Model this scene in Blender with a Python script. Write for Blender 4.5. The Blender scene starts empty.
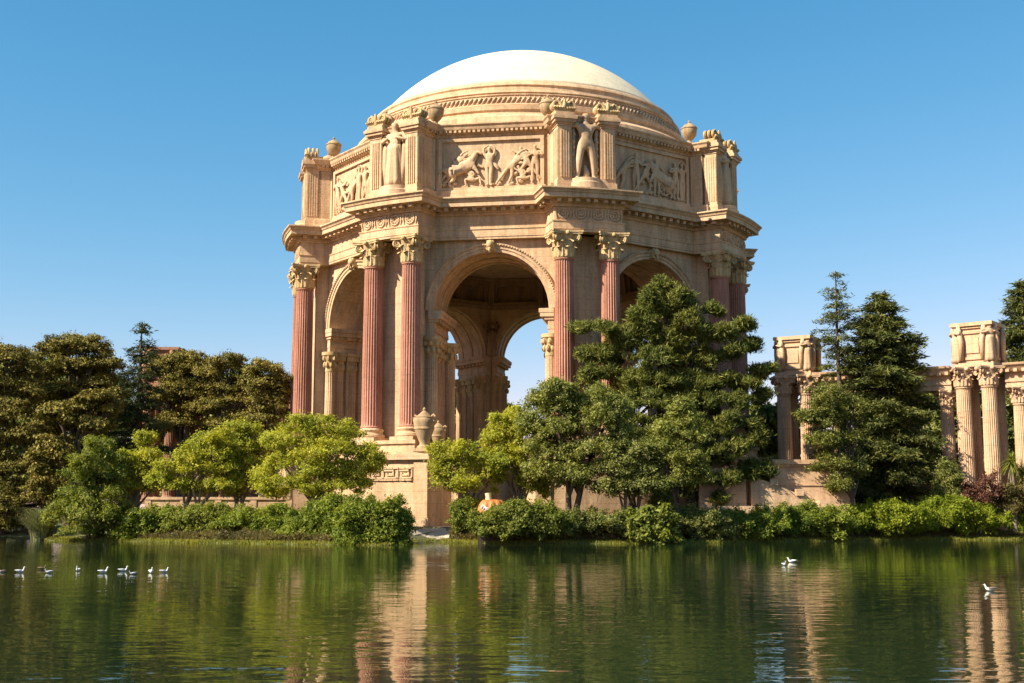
import bpy, bmesh, math, random
import numpy as np
from mathutils import Vector

scene = bpy.context.scene
COL = scene.collection
PI = math.pi
rad = math.radians

# ------------------------------------------------------------------ camera, sky, sun, exposure
CAM_H, FPX, PITCH, YAW = 2.5, 1243.0, rad(7.627), rad(0.517)
cd = bpy.data.cameras.new('camera')
cam = bpy.data.objects.new('camera', cd)
COL.objects.link(cam)
cam.location = (0, 0, CAM_H)
cam.rotation_euler = (PI / 2 + PITCH, 0, YAW)
cd.sensor_width = 36.0
cd.lens = FPX / 1024 * 36.0
cd.clip_start, cd.clip_end = 0.5, 9000
scene.camera = cam

SUN_AZ, SUN_EL = -61.0, 40.0          # azimuth from the camera's side of the rotunda, negative to the left
sdir = Vector((math.sin(rad(SUN_AZ)) * math.cos(rad(SUN_EL)), -math.cos(rad(SUN_AZ)) * math.cos(rad(SUN_EL)), math.sin(rad(SUN_EL))))
world = bpy.data.worlds.new('World')
scene.world = world
world.use_nodes = True
wn = world.node_tree
sky = wn.nodes.new('ShaderNodeTexSky')
sky.sky_type = 'NISHITA'
sky.sun_disc = False
sky.sun_elevation = rad(SUN_EL)
sky.sun_rotation = math.atan2(sdir.x, sdir.y)
sky.altitude = 0
sky.air_density = 1.0
sky.dust_density = 0.25
sky.ozone_density = 1.0
bg = wn.nodes['Background']
# white balance of the sky: a deeper zenith, a bluer horizon
sep = wn.nodes.new('ShaderNodeSeparateColor')
comb = wn.nodes.new('ShaderNodeCombineColor')
wn.links.new(sky.outputs[0], sep.inputs[0])
for idx, e_, k in ((0, 1.70, 0.259), (1, 0.85, 0.859), (2, 0.70, 1.286)):
    pw = wn.nodes.new('ShaderNodeMath'); pw.operation = 'POWER'; pw.inputs[1].default_value = e_
    wn.links.new(sep.outputs[idx], pw.inputs[0])
    src = pw.outputs[0]
    m_ = wn.nodes.new('ShaderNodeMath'); m_.operation = 'MULTIPLY'; m_.inputs[1].default_value = k
    wn.links.new(src, m_.inputs[0]); wn.links.new(m_.outputs[0], comb.inputs[idx])
wn.links.new(comb.outputs[0], bg.inputs[0])
bg.inputs[1].default_value = 0.088
sl = bpy.data.lights.new('sun', 'SUN')
sun = bpy.data.objects.new('sun', sl)
COL.objects.link(sun)
sl.energy = 4.8
sl.angle = rad(0.53)
sl.color = (1.0, 0.90, 0.74)
sun.rotation_euler = sdir.to_track_quat('Z', 'Y').to_euler()
sun.location = sdir * 300
scene.view_settings.view_transform = 'Standard'
scene.view_settings.look = 'None'
scene.view_settings.exposure = 1.22
scene.view_settings.gamma = 1.0
scene.render.engine = 'CYCLES'
scene.cycles.max_bounces = 6
scene.cycles.diffuse_bounces = 3
scene.cycles.glossy_bounces = 3
scene.cycles.transmission_bounces = 3
scene.cycles.transparent_max_bounces = 4
scene.cycles.caustics_reflective = False
scene.cycles.caustics_refractive = False
scene.cycles.use_denoising = True

# ------------------------------------------------------------------ helpers
def ray(px, py):
    x, z = (px - 512) / FPX, -(py - 341.5) / FPX
    cp, sp = math.cos(PITCH), math.sin(PITCH)
    y, z = cp - sp * z, sp + cp * z
    c, s = math.cos(YAW), math.sin(YAW)
    return np.array([c * x - s * y, s * x + c * y, z])

def at(px, py, Y):
    """world point seen at a pixel, at world distance Y"""
    v = ray(px, py)
    return np.array([0, 0, CAM_H]) + v * (Y / v[1])

def ppm(Y):
    return FPX / Y

def tag(o, label=None, cat=None, group=None, kind=None):
    if label: o['label'] = label
    if cat: o['category'] = cat
    if group: o['group'] = group
    if kind: o['kind'] = kind
    return o

def empty(name, loc, rz=0.0):
    o = bpy.data.objects.new(name, None)
    COL.objects.link(o)
    o.location = loc
    o.rotation_euler = (0, 0, rz)
    o.empty_display_size = 0.5
    return o

def rot2(p, a):
    c, s = math.cos(a), math.sin(a)
    return (p[0] * c - p[1] * s, p[0] * s + p[1] * c)

class MB:
    def __init__(self):
        self.v, self.f = [], []
        self.T = None
    def place(self, x=0, y=0, z=0, a=0.0):
        c, s = math.cos(a), math.sin(a)
        self.T = lambda p: (p[0] * c - p[1] * s + x, p[0] * s + p[1] * c + y, p[2] + z)
        return self
    def add(self, vs, fs):
        n = len(self.v)
        if self.T:
            vs = [self.T(p) for p in vs]
        self.v.extend([tuple(p) for p in vs])
        self.f.extend([tuple(i + n for i in f) for f in fs])
        return self
    def prism(self, poly, z0, z1):
        n = len(poly)
        vs = [(p[0], p[1], z0) for p in poly] + [(p[0], p[1], z1) for p in poly]
        fs = [tuple(range(n))[::-1], tuple(range(n, 2 * n))]
        fs += [(i, (i + 1) % n, (i + 1) % n + n, i + n) for i in range(n)]
        return self.add(vs, fs)
    def box(self, x0, x1, y0, y1, z0, z1):
        return self.prism([(x0, y0), (x1, y0), (x1, y1), (x0, y1)], z0, z1)
    def obox(self, c, size, a):
        hx, hy = size[0] / 2, size[1] / 2
        P = [rot2(p, a) for p in ((-hx, -hy), (hx, -hy), (hx, hy), (-hx, hy))]
        return self.prism([(c[0] + p[0], c[1] + p[1]) for p in P], c[2], c[2] + size[2])
    def lathe(self, prof, seg=24, cx=0, cy=0, a0=0, a1=2 * PI, cz=0, cap=True):
        full = abs(a1 - a0 - 2 * PI) < 1e-6
        m = seg if full else seg + 1
        vs, fs = [], []
        for r, z in prof:
            for i in range(m):
                a = a0 + (a1 - a0) * i / seg
                vs.append((cx + r * math.sin(a), cy - r * math.cos(a), z + cz))
        for j in range(len(prof) - 1):
            for i in range(seg):
                k = (i + 1) % m
                fs.append((j * m + i, j * m + k, (j + 1) * m + k, (j + 1) * m + i))
        if cap and full:
            fs.append(tuple(range(m))[::-1])
            fs.append(tuple((len(prof) - 1) * m + i for i in range(m)))
        return self.add(vs, fs)
    def sweep(self, path, prof, closed=True):
        """profile [(out, z)] carried round a plan path with mitred corners; outward is right of travel"""
        n = len(path)
        mit = []
        for i in range(n):
            p = np.array(path[i])
            a = np.array(path[i - 1]) if (i > 0 or closed) else None
            b = np.array(path[(i + 1) % n]) if (i < n - 1 or closed) else None
            ns = []
            for q0, q1 in ((a, p), (p, b)):
                if q0 is None or q1 is None: continue
                d = q1 - q0
                d = d / np.linalg.norm(d)
                ns.append(np.array([d[1], -d[0]]))
            if len(ns) == 2:
                m = ns[0] + ns[1]
                m = m / max(0.3, 1 + ns[0] @ ns[1])
            else:
                m = ns[0]
            mit.append(m)
        vs, fs = [], []
        for o, z in prof:
            for i in range(n):
                q = np.array(path[i]) + mit[i] * o
                vs.append((q[0], q[1], z))
        seg = n if closed else n - 1
        for j in range(len(prof) - 1):
            for i in range(seg):
                k = (i + 1) % n
                fs.append((j * n + i, j * n + k, (j + 1) * n + k, (j + 1) * n + i))
        if not closed:
            fs.append(tuple(j * n for j in range(len(prof))))
            fs.append(tuple(j * n + n - 1 for j in range(len(prof)))[::-1])
        return self.add(vs, fs)
    def tube(self, pts, radii, seg=7):
        pts = [np.array(p, float) for p in pts]
        vs, fs = [], []
        n = len(pts)
        for i, p in enumerate(pts):
            d = pts[min(i + 1, n - 1)] - pts[max(i - 1, 0)]
            d = d / (np.linalg.norm(d) + 1e-9)
            u = np.cross(d, (0, 0, 1)) if abs(d[2]) < 0.95 else np.cross(d, (1, 0, 0))
            u = u / np.linalg.norm(u)
            w = np.cross(d, u)
            for k in range(seg):
                a = 2 * PI * k / seg
                vs.append(tuple(p + (u * math.cos(a) + w * math.sin(a)) * radii[i]))
        for i in range(n - 1):
            for k in range(seg):
                fs.append((i * seg + k, i * seg + (k + 1) % seg, (i + 1) * seg + (k + 1) % seg, (i + 1) * seg + k))
        fs.append(tuple(range(seg))[::-1])
        fs.append(tuple((n - 1) * seg + k for k in range(seg)))
        return self.add(vs, fs)
    def ball(self, c, r, seg=10, rings=6):
        if not hasattr(r, '__len__'): r = (r, r, r)
        vs, fs = [], []
        for j in range(1, rings):
            t = PI * j / rings
            for i in range(seg):
                a = 2 * PI * i / seg
                vs.append((c[0] + r[0] * math.sin(t) * math.cos(a), c[1] + r[1] * math.sin(t) * math.sin(a), c[2] - r[2] * math.cos(t)))
        b = len(vs)
        vs += [(c[0], c[1], c[2] - r[2]), (c[0], c[1], c[2] + r[2])]
        for j in range(rings - 2):
            for i in range(seg):
                k = (i + 1) % seg
                fs.append((j * seg + i, j * seg + k, (j + 1) * seg + k, (j + 1) * seg + i))
        for i in range(seg):
            k = (i + 1) % seg
            fs.append((b, k, i))
            fs.append((b + 1, (rings - 2) * seg + i, (rings - 2) * seg + k))
        return self.add(vs, fs)
    def torus(self, c, R, r, axis='y', seg=16, ts=6):
        vs, fs = [], []
        for i in range(seg):
            a = 2 * PI * i / seg
            for j in range(ts):
                b = 2 * PI * j / ts
                q = R + r * math.cos(b)
                if axis == 'y': p = (c[0] + q * math.cos(a), c[1] + r * math.sin(b), c[2] + q * math.sin(a))
                elif axis == 'x': p = (c[0] + r * math.sin(b), c[1] + q * math.cos(a), c[2] + q * math.sin(a))
                else: p = (c[0] + q * math.cos(a), c[1] + q * math.sin(a), c[2] + r * math.sin(b))
                vs.append(p)
        for i in range(seg):
            for j in range(ts):
                fs.append((i * ts + j, ((i + 1) % seg) * ts + j, ((i + 1) % seg) * ts + (j + 1) % ts, i * ts + (j + 1) % ts))
        return self.add(vs, fs)
    def mesh(self, name, mat, smooth=None, fix=True):
        me = bpy.data.meshes.new(name)
        me.from_pydata(self.v, [], self.f)
        if fix:
            bm = bmesh.new()
            bm.from_mesh(me)
            bmesh.ops.recalc_face_normals(bm, faces=bm.faces)
            bm.to_mesh(me)
            bm.free()
        if smooth is not None:
            me.shade_smooth()
            if smooth < 179:
                me.set_sharp_from_angle(angle=rad(smooth))
        me.materials.append(mat)
        return me
    def build(self, name, mat, parent=None, smooth=None, fix=True):
        o = bpy.data.objects.new(name, self.mesh(name, mat, smooth, fix))
        COL.objects.link(o)
        if parent: o.parent = parent
        return o

def copy_tree(o, parent=None):
    c = o.copy()
    COL.objects.link(c)
    c.parent = parent
    for ch in list(o.children):
        copy_tree(ch, c)
    return c

def skin_mesh(joints, bones, levels=1):
    """one continuous figure grown round a stick skeleton; joints {name:(x,y,z,r)}; first joint is the root"""
    names = list(joints)
    me = bpy.data.meshes.new('figure')
    me.from_pydata([joints[n][:3] for n in names], [(names.index(a), names.index(b)) for a, b in bones], [])
    o = bpy.data.objects.new('figure', me)
    COL.objects.link(o)
    o.modifiers.new('skin', 'SKIN')
    for i, n in enumerate(names):
        sv = me.skin_vertices[0].data[i]
        r = joints[n][3]
        sv.radius = (r, r) if not hasattr(r, '__len__') else r
        sv.use_root = (i == 0)
    ss = o.modifiers.new('sub', 'SUBSURF')
    ss.levels = levels
    dg = bpy.context.evaluated_depsgraph_get()
    ev = o.evaluated_get(dg)
    m2 = ev.to_mesh()
    V = np.array([v.co[:] for v in m2.vertices])
    F = [tuple(p.vertices) for p in m2.polygons]
    ev.to_mesh_clear()
    bpy.data.objects.remove(o)
    bpy.data.meshes.remove(me)
    return V, F

# ------------------------------------------------------------------ materials
def new_mat(name):
    m = bpy.data.materials.new(name)
    m.use_nodes = True
    nt = m.node_tree
    return m, nt, nt.nodes['Principled BSDF']

def N(nt, typ, **kw):
    n = nt.nodes.new(typ)
    for k, v in kw.items(): setattr(n, k, v)
    return n

def noise(nt, vec, scale, detail=4, rough=0.55, sc3=None):
    if sc3:
        mp = N(nt, 'ShaderNodeMapping')
        mp.inputs['Scale'].default_value = sc3
        nt.links.new(vec, mp.inputs[0])
        vec = mp.outputs[0]
    n = N(nt, 'ShaderNodeTexNoise')
    n.inputs['Scale'].default_value = scale
    n.inputs['Detail'].default_value = detail
    n.inputs['Roughness'].default_value = rough
    nt.links.new(vec, n.inputs['Vector'])
    return n.outputs['Fac']

def ramp(nt, fac, stops):
    r = N(nt, 'ShaderNodeValToRGB')
    el = r.color_ramp.elements
    while len(el) < len(stops): el.new(0.5)
    for e, (p, c) in zip(el, stops):
        e.position = p
        e.color = (c[0], c[1], c[2], 1) if hasattr(c, '__len__') else (c, c, c, 1)
    nt.links.new(fac, r.inputs[0])
    return r.outputs[0]

def mixc(nt, mode, fac, a, b):
    m = N(nt, 'ShaderNodeMix', data_type='RGBA', blend_type=mode)
    for sock, val in ((0, fac), (6, a), (7, b)):
        if hasattr(val, 'is_linked') or hasattr(val, 'links'):
            nt.links.new(val, m.inputs[sock])
        else:
            m.inputs[sock].default_value = val if sock == 0 else (*val, 1)
    return m.outputs[2]

def stone(name, c1, c2, stain=0.5, course=0.95, rough=0.9, bump=0.5):
    m, nt, b = new_mat(name)
    pos = N(nt, 'ShaderNodeNewGeometry').outputs['Position']
    base = ramp(nt, noise(nt, pos, 0.55, 5), [(0.3, c1), (0.7, c2)])
    grain = ramp(nt, noise(nt, pos, 5.0, 6, 0.7), [(0.25, 0.74), (0.75, 1.14)])
    col = mixc(nt, 'MULTIPLY', 1.0, base, grain)
    st = ramp(nt, noise(nt, pos, 1.0, 5, 0.6, (1.6, 1.6, 0.16)), [(0.42, 1.0), (0.72, 1.0 - stain)])
    col = mixc(nt, 'MULTIPLY', 0.9, col, st)
    st2 = ramp(nt, noise(nt, pos, 1.0, 6, 0.65, (4.5, 4.5, 0.35)), [(0.5, 1.0), (0.78, 1.0 - stain * 0.8)])
    col = mixc(nt, 'MULTIPLY', 0.7, col, st2)
    sep = N(nt, 'ShaderNodeSeparateXYZ')
    nt.links.new(pos, sep.inputs[0])
    md = N(nt, 'ShaderNodeMath', operation='MODULO')
    md.inputs[1].default_value = course
    nt.links.new(sep.outputs[2], md.inputs[0])
    lt = N(nt, 'ShaderNodeMath', operation='LESS_THAN')
    lt.inputs[1].default_value = 0.035
    nt.links.new(md.outputs[0], lt.inputs[0])
    col = mixc(nt, 'MULTIPLY', lt.outputs[0], col, (0.78, 0.74, 0.70))
    nt.links.new(col, b.inputs['Base Color'])
    b.inputs['Roughness'].default_value = rough
    b.inputs['Specular IOR Level'].default_value = 0.15
    bp = N(nt, 'ShaderNodeBump')
    bp.inputs['Strength'].default_value = bump
    bp.inputs['Distance'].default_value = 0.05
    nt.links.new(noise(nt, pos, 3.5, 6, 0.7), bp.inputs['Height'])
    nt.links.new(bp.outputs[0], b.inputs['Normal'])
    return m

M = {}
M['stone'] = stone('tan_stone', (0.56, 0.365, 0.205), (0.68, 0.468, 0.285), 0.40)
M['ornament'] = stone('ornament_stone', (0.52, 0.36, 0.17), (0.64, 0.46, 0.24), 0.45, 99)
M['relief'] = stone('relief_stone', (0.56, 0.38, 0.22), (0.65, 0.46, 0.285), 0.4, 99)
M['red'] = stone('red_column_stone', (0.43, 0.20, 0.13), (0.51, 0.255, 0.175), 0.38, 2.7)
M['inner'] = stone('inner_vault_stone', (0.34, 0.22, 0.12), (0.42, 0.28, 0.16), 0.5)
M['peach'] = stone('colonnade_stone', (0.56, 0.36, 0.21), (0.66, 0.45, 0.28), 0.35)
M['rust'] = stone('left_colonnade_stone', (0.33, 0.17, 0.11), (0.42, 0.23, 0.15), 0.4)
M['urn'] = stone('urn_stone', (0.36, 0.25, 0.135), (0.48, 0.335, 0.19), 0.5, 99)  # colour darkened to stand in for half shade on the pedestal urns
M['dome'] = stone('dome_coating', (0.66, 0.575, 0.40), (0.71, 0.625, 0.445), 0.14, 99, 0.7, 0.1)

def plain(name, c, rough=0.7, var=0.25, scale=3.0, spec=0.3):
    m, nt, b = new_mat(name)
    pos = N(nt, 'ShaderNodeNewGeometry').outputs['Position']
    c = np.array(c)
    nt.links.new(ramp(nt, noise(nt, pos, scale, 5, 0.65), [(0.3, tuple(c * (1 - var))), (0.7, tuple(np.minimum(c * (1 + var), 0.9)))]), b.inputs['Base Color'])
    b.inputs['Roughness'].default_value = rough
    b.inputs['Specular IOR Level'].default_value = spec
    return m

def leaf_mat(name, c1, c2, c3=None, trans=0.35, gloss=0.25, patch=0.35):
    m, nt, b = new_mat(name)
    g = N(nt, 'ShaderNodeNewGeometry')
    rnd = g.outputs['Random Per Island']
    pos = g.outputs['Position']
    c3 = c3 or tuple(np.array(c2) * 1.25)
    col = ramp(nt, rnd, [(0.0, c1), (0.55, c2), (1.0, c3)])
    big = ramp(nt, noise(nt, pos, patch, 3), [(0.3, (0.72, 0.80, 0.8)), (0.7, (1.18, 1.12, 1.0))])
    col = mixc(nt, 'MULTIPLY', 1.0, col, big)
    nt.links.new(col, b.inputs['Base Color'])
    b.inputs['Roughness'].default_value = 0.55
    b.inputs['Specular IOR Level'].default_value = gloss
    tr = N(nt, 'ShaderNodeBsdfTranslucent')
    hs = mixc(nt, 'MULTIPLY', 1.0, col, (1.25, 1.2, 0.5))
    nt.links.new(hs, tr.inputs['Color'])
    mx = N(nt, 'ShaderNodeMixShader')
    mx.inputs[0].default_value = trans
    nt.links.new(b.outputs[0], mx.inputs[1])
    nt.links.new(tr.outputs[0], mx.inputs[2])
    nt.links.new(mx.outputs[0], nt.nodes['Material Output'].inputs['Surface'])
    return m

M['pale_green'] = leaf_mat('pale_green_leaves', (0.12, 0.145, 0.032), (0.25, 0.27, 0.065), (0.40, 0.39, 0.12), 0.45, 0.15)
M['soft_green'] = leaf_mat('soft_green_leaves', (0.10, 0.12, 0.028), (0.225, 0.245, 0.058), (0.36, 0.355, 0.11), 0.38, 0.2)
M['olive'] = leaf_mat('olive_leaves', (0.085, 0.075, 0.018), (0.185, 0.155, 0.034), (0.31, 0.245, 0.055), 0.12, 0.1)
M['yellow_green'] = leaf_mat('yellow_green_leaves', (0.20, 0.23, 0.03), (0.40, 0.41, 0.05), (0.60, 0.55, 0.11), 0.5, 0.15)
M['mid_green'] = leaf_mat('mid_green_leaves', (0.085, 0.115, 0.02), (0.20, 0.23, 0.04), (0.33, 0.335, 0.07), 0.42, 0.15)
M['dark_green'] = leaf_mat('dark_green_leaves', (0.075, 0.092, 0.022), (0.19, 0.205, 0.05), (0.33, 0.325, 0.10), 0.34, 0.2)
M['pine'] = leaf_mat('pine_needles', (0.052, 0.070, 0.017), (0.14, 0.155, 0.034), (0.255, 0.25, 0.063), 0.26, 0.12)
M['cypress'] = leaf_mat('conifer_needles', (0.042, 0.055, 0.017), (0.105, 0.118, 0.032), (0.19, 0.188, 0.055), 0.24, 0.12)
M['blue_conifer'] = leaf_mat('blue_green_needles', (0.022, 0.034, 0.014), (0.048, 0.062, 0.022), (0.08, 0.092, 0.034), 0.18, 0.1)
M['shrub'] = leaf_mat('shrub_leaves', (0.085, 0.125, 0.018), (0.21, 0.26, 0.035), (0.35, 0.37, 0.06), 0.42, 0.15)
M['lime_shrub'] = leaf_mat('lime_shrub_leaves', (0.14, 0.19, 0.018), (0.27, 0.32, 0.03), (0.38, 0.39, 0.05), 0.45, 0.1)
M['dry'] = leaf_mat('dry_growth', (0.09, 0.065, 0.025), (0.16, 0.12, 0.045), (0.15, 0.16, 0.04), 0.3)
M['grass'] = leaf_mat('bank_grass', (0.14, 0.15, 0.02), (0.25, 0.25, 0.035), (0.34, 0.31, 0.07), 0.4)
M['pampas'] = leaf_mat('pampas_blades', (0.12, 0.14, 0.06), (0.20, 0.22, 0.10), (0.30, 0.29, 0.17), 0.3)
M['red_leaf'] = leaf_mat('red_leaves', (0.10, 0.035, 0.025), (0.17, 0.07, 0.05), (0.22, 0.11, 0.08), 0.3)
M['bark'] = plain('bark', (0.085, 0.06, 0.042), 0.9, 0.4, 6)
M['pale_bark'] = plain('pale_bark', (0.20, 0.155, 0.11), 0.9, 0.4, 6)
M['soil'] = plain('soil', (0.10, 0.08, 0.045), 0.95, 0.4, 1.5)
M['path'] = plain('path_gravel', (0.42, 0.36, 0.29), 0.95, 0.2, 3)
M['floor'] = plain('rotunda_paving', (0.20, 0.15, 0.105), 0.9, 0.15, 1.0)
M['white_feather'] = plain('white_feathers', (0.78, 0.77, 0.74), 0.8, 0.06)
M['grey_feather'] = plain('grey_feathers', (0.40, 0.42, 0.45), 0.8, 0.15)
M['brown_feather'] = plain('brown_feathers', (0.16, 0.11, 0.08), 0.8, 0.3)
M['beak'] = plain('beak', (0.28, 0.19, 0.07), 0.5, 0.1)
M['orange'] = plain('orange_skin', (0.46, 0.15, 0.04), 0.5, 0.2, 2.0)
M['cream'] = plain('pale_stem', (0.72, 0.58, 0.30), 0.6, 0.1)
M['pale_paint'] = plain('pale_paint', (0.72, 0.66, 0.62), 0.6, 0.1)
M['dark_wood'] = plain('dark_wood', (0.05, 0.035, 0.025), 0.8, 0.3)
M['rock'] = plain('pale_rock', (0.50, 0.46, 0.40), 0.9, 0.25, 2.5)

# ground sheet: soil, lawn patches
mg, nt, b = new_mat('ground_cover')
pos = N(nt, 'ShaderNodeNewGeometry').outputs['Position']
gc = ramp(nt, noise(nt, pos, 0.25, 6, 0.65), [(0.30, (0.10, 0.085, 0.045)), (0.5, (0.085, 0.095, 0.028)), (0.68, (0.13, 0.135, 0.035))])
gc = mixc(nt, 'MULTIPLY', 1.0, gc, ramp(nt, noise(nt, pos, 4.0, 5, 0.7), [(0.3, 0.7), (0.7, 1.25)]))
nt.links.new(gc, b.inputs['Base Color'])
b.inputs['Roughness'].default_value = 0.95
M['ground'] = mg

# water: dark green body under a rippled reflecting surface
mw, nt, b = new_mat('lagoon_water')
pos = N(nt, 'ShaderNodeNewGeometry').outputs['Position']
n1 = noise(nt, pos, 1.0, 2, 0.5, (1.3, 2.4, 1))
n2 = noise(nt, pos, 1.0, 2, 0.5, (0.42, 0.85, 1))
n3 = noise(nt, pos, 1.0, 2, 0.5, (5.0, 7.0, 1))
def mul(a, k):
    q = N(nt, 'ShaderNodeMath', operation='MULTIPLY')
    nt.links.new(a, q.inputs[0]); q.inputs[1].default_value = k
    return q.outputs[0]
def addm(a, c):
    q = N(nt, 'ShaderNodeMath', operation='ADD')
    nt.links.new(a, q.inputs[0]); nt.links.new(c, q.inputs[1])
    return q.outputs[0]
calm = ramp(nt, noise(nt, pos, 1.0, 2, 0.5, (0.03, 0.07, 1)), [(0.35, 0.45), (0.65, 1.25)])
hh = addm(addm(mul(n1, 0.0105), mul(n2, 0.020)), mul(n3, 0.0008))
q = N(nt, 'ShaderNodeMath', operation='MULTIPLY')
nt.links.new(hh, q.inputs[0]); nt.links.new(calm, q.inputs[1])
bp = N(nt, 'ShaderNodeBump')
bp.inputs['Strength'].default_value = 1.0
bp.inputs['Distance'].default_value = 1.0
nt.links.new(q.outputs[0], bp.inputs['Height'])
df = N(nt, 'ShaderNodeBsdfDiffuse')
df.inputs['Color'].default_value = (0.010, 0.021, 0.009, 1)
gl = N(nt, 'ShaderNodeBsdfGlossy')
gl.inputs['Color'].default_value = (0.95, 0.95, 0.90, 1)
gl.inputs['Roughness'].default_value = 0.02
fr = N(nt, 'ShaderNodeFresnel')
fr.inputs['IOR'].default_value = 1.75
for nd in (gl, fr): nt.links.new(bp.outputs[0], nd.inputs['Normal'])
mx = N(nt, 'ShaderNodeMixShader')
nt.links.new(fr.outputs[0], mx.inputs[0])
nt.links.new(df.outputs[0], mx.inputs[1])
nt.links.new(gl.outputs[0], mx.inputs[2])
nt.links.new(mx.outputs[0], nt.nodes['Material Output'].inputs['Surface'])
nt.nodes.remove(b)
M['water'] = mw

# ------------------------------------------------------------------ ground, water, path
SHORE = [(-4000, 120), (-60, 116), (-41, 110), (-37, 97), (-30, 94), (-19, 88), (-9, 84.5), (-7.4, 91), (-6.3, 93), (-5.2, 91), (-2, 89.5), (9, 88.5), (13, 90.3), (19, 94), (30, 98.5), (38, 99.8), (42, 101.3), (46, 104), (70, 110), (4000, 130)]
def shore(x):
    return float(np.interp(x, [p[0] for p in SHORE], [p[1] for p in SHORE]))
def ground_z(x, y):
    d = y - shore(x)
    return float(np.interp(d, [-8, -1, 0, 1.2, 6, 12], [-1.4, -0.35, 0.02, 0.25, 0.85, 1.0]))
xs = sorted(set([-4000, -800, -200, -100] + [float(v) for v in np.arange(-70, 80, 0.75)] + [100, 200, 800, 4000]))
ds = [-8, -1, -0.4, 0, 0.5, 1.2, 3, 6, 9, 12, 20, 40, 90, 300, 1500, 5000]
mb = MB()
vs = [(x, shore(x) + d, ground_z(x, shore(x) + d)) for d in ds for x in xs]
n = len(xs)
mb.add(vs, [(j * n + i, j * n + i + 1, (j + 1) * n + i + 1, (j + 1) * n + i) for j in range(len(ds) - 1) for i in range(n - 1)])
tag(mb.build('ground', M['ground'], smooth=179), kind='structure')
mb = MB()
mb.add([(-4000, -300, 0), (4000, -300, 0), (4000, 200, 0), (-4000, 200, 0)], [(0, 1, 2, 3)])
tag(mb.build('water', M['water']), kind='structure')
# the near shore the camera stands on (behind the view)
mb = MB()
mb.add([(-4000, -3000, 1.2), (4000, -3000, 1.2), (4000, -2, 0.9), (-4000, -2, 0.9), (4000, 3, -0.6), (-4000, 3, -0.6)], [(0, 1, 2, 3), (3, 2, 4, 5)])
tag(mb.build('near_bank', M['ground']), kind='structure')
# gravel path running down to the water
def ribbon(name, pts, wid, mat, lift=0.012):
    mb = MB(); vs = []; fs = []
    for i, (x, y) in enumerate(pts):
        a = np.array(pts[max(i - 1, 0)]); c = np.array(pts[min(i + 1, len(pts) - 1)])
        d = (c - a) / np.linalg.norm(c - a)
        for k in range(5):
            o = (k / 4 - 0.5) * wid
            qx, qy = x + d[1] * o, y - d[0] * o
            vs.append((qx, qy, ground_z(qx, qy) + lift))
    for i in range(len(pts) - 1):
        for k in range(4):
            fs.append((i * 5 + k, i * 5 + k + 1, (i + 1) * 5 + k + 1, (i + 1) * 5 + k))
    mb.add(vs, fs)
    return tag(mb.build(name, mat), kind='structure')
ribbon('path', [(-6.6, 93.2), (-6.6, 95), (-6.4, 97), (-6, 99), (-5.2, 101), (-4, 104)], 2.6, M['path'], 0.03)
ribbon('promenade', [(x, shore(x) + 8.2) for x in np.arange(-27, 40, 1.5)], 2.4, M['path'], 0.02)

# ------------------------------------------------------------------ the rotunda
DX, DY, GZ = 0.0, 123.6, 1.0
PHI = rad(14.22)
rot = empty('rotunda', (DX, DY, GZ))
tag(rot, 'tall octagonal domed rotunda with paired red columns behind the lagoon trees', 'rotunda')
Zr = lambda z: z - GZ               # heights below are given above the water
S8, C8 = math.sin(PI / 8), math.cos(PI / 8)
PIERS = [PHI + k * PI / 4 for k in range(8)]
FACES = [PHI + (k + 0.5) * PI / 4 for k in range(8)]

def face_pt(n, t, a):                # point on a face: n out from the axis, t along the face
    return (n * math.sin(a) + t * math.cos(a), -n * math.cos(a) + t * math.sin(a))

def outline(ap, r, hw, nseg=4):
    path = []
    for ph in PIERS:
        yw = -(ap - hw * S8) / C8
        pts = [(-hw, yw)]
        for i in range(nseg + 1):
            v = -hw + 2 * hw * i / nseg
            pts.append((v, -math.sqrt(r * r - v * v)))
        pts.append((hw, yw))
        path += [rot2(p, ph) for p in pts]
    return path

def octagon(ap):
    R = ap / C8
    return [(R * math.sin(a), -R * math.cos(a)) for a in PIERS]

def along(path, spacing, closed=True, margin=0.35):
    n = len(path)
    for i in range(n if closed else n - 1):
        a, c = np.array(path[i]), np.array(path[(i + 1) % n])
        L = np.linalg.norm(c - a)
        if L < 2 * margin + 0.05:
            k = 1
        else:
            k = max(1, int(round((L - 2 * margin) / spacing)) + 1)
        d = (c - a) / L
        for j in range(k):
            s = L / 2 if k == 1 else margin + (L - 2 * margin) * j / (k - 1)
            p = a + d * s
            yield p[0], p[1], math.atan2(d[1], d[0])

# --- piers and arches
AP, API, SPR, AR, TOPZ = 19.0, 13.7, 19.3, 5.0, 25.35
def pier_poly(r, hw, ap, jt, api, jti):
    def side(sg):
        a = PI / 8 * sg
        f = [(sg * hw, -math.sqrt(r * r - hw * hw)), (sg * hw, -(ap - hw * S8) / C8)]
        f += [face_pt(ap, -sg * jt, a), face_pt(api, -sg * jti, a)]
        return f
    R = side(1)
    L = side(-1)
    return [L[3], L[2], L[1], L[0], R[0], R[1], R[2], R[3], (0, -api / C8)]

pm = MB()
pm.prism(pier_poly(20.9, 2.05, AP, 5.35, API, 5.35), Zr(7.0), Zr(TOPZ))
pier_me = pm.mesh('pier', M['stone'])

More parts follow.
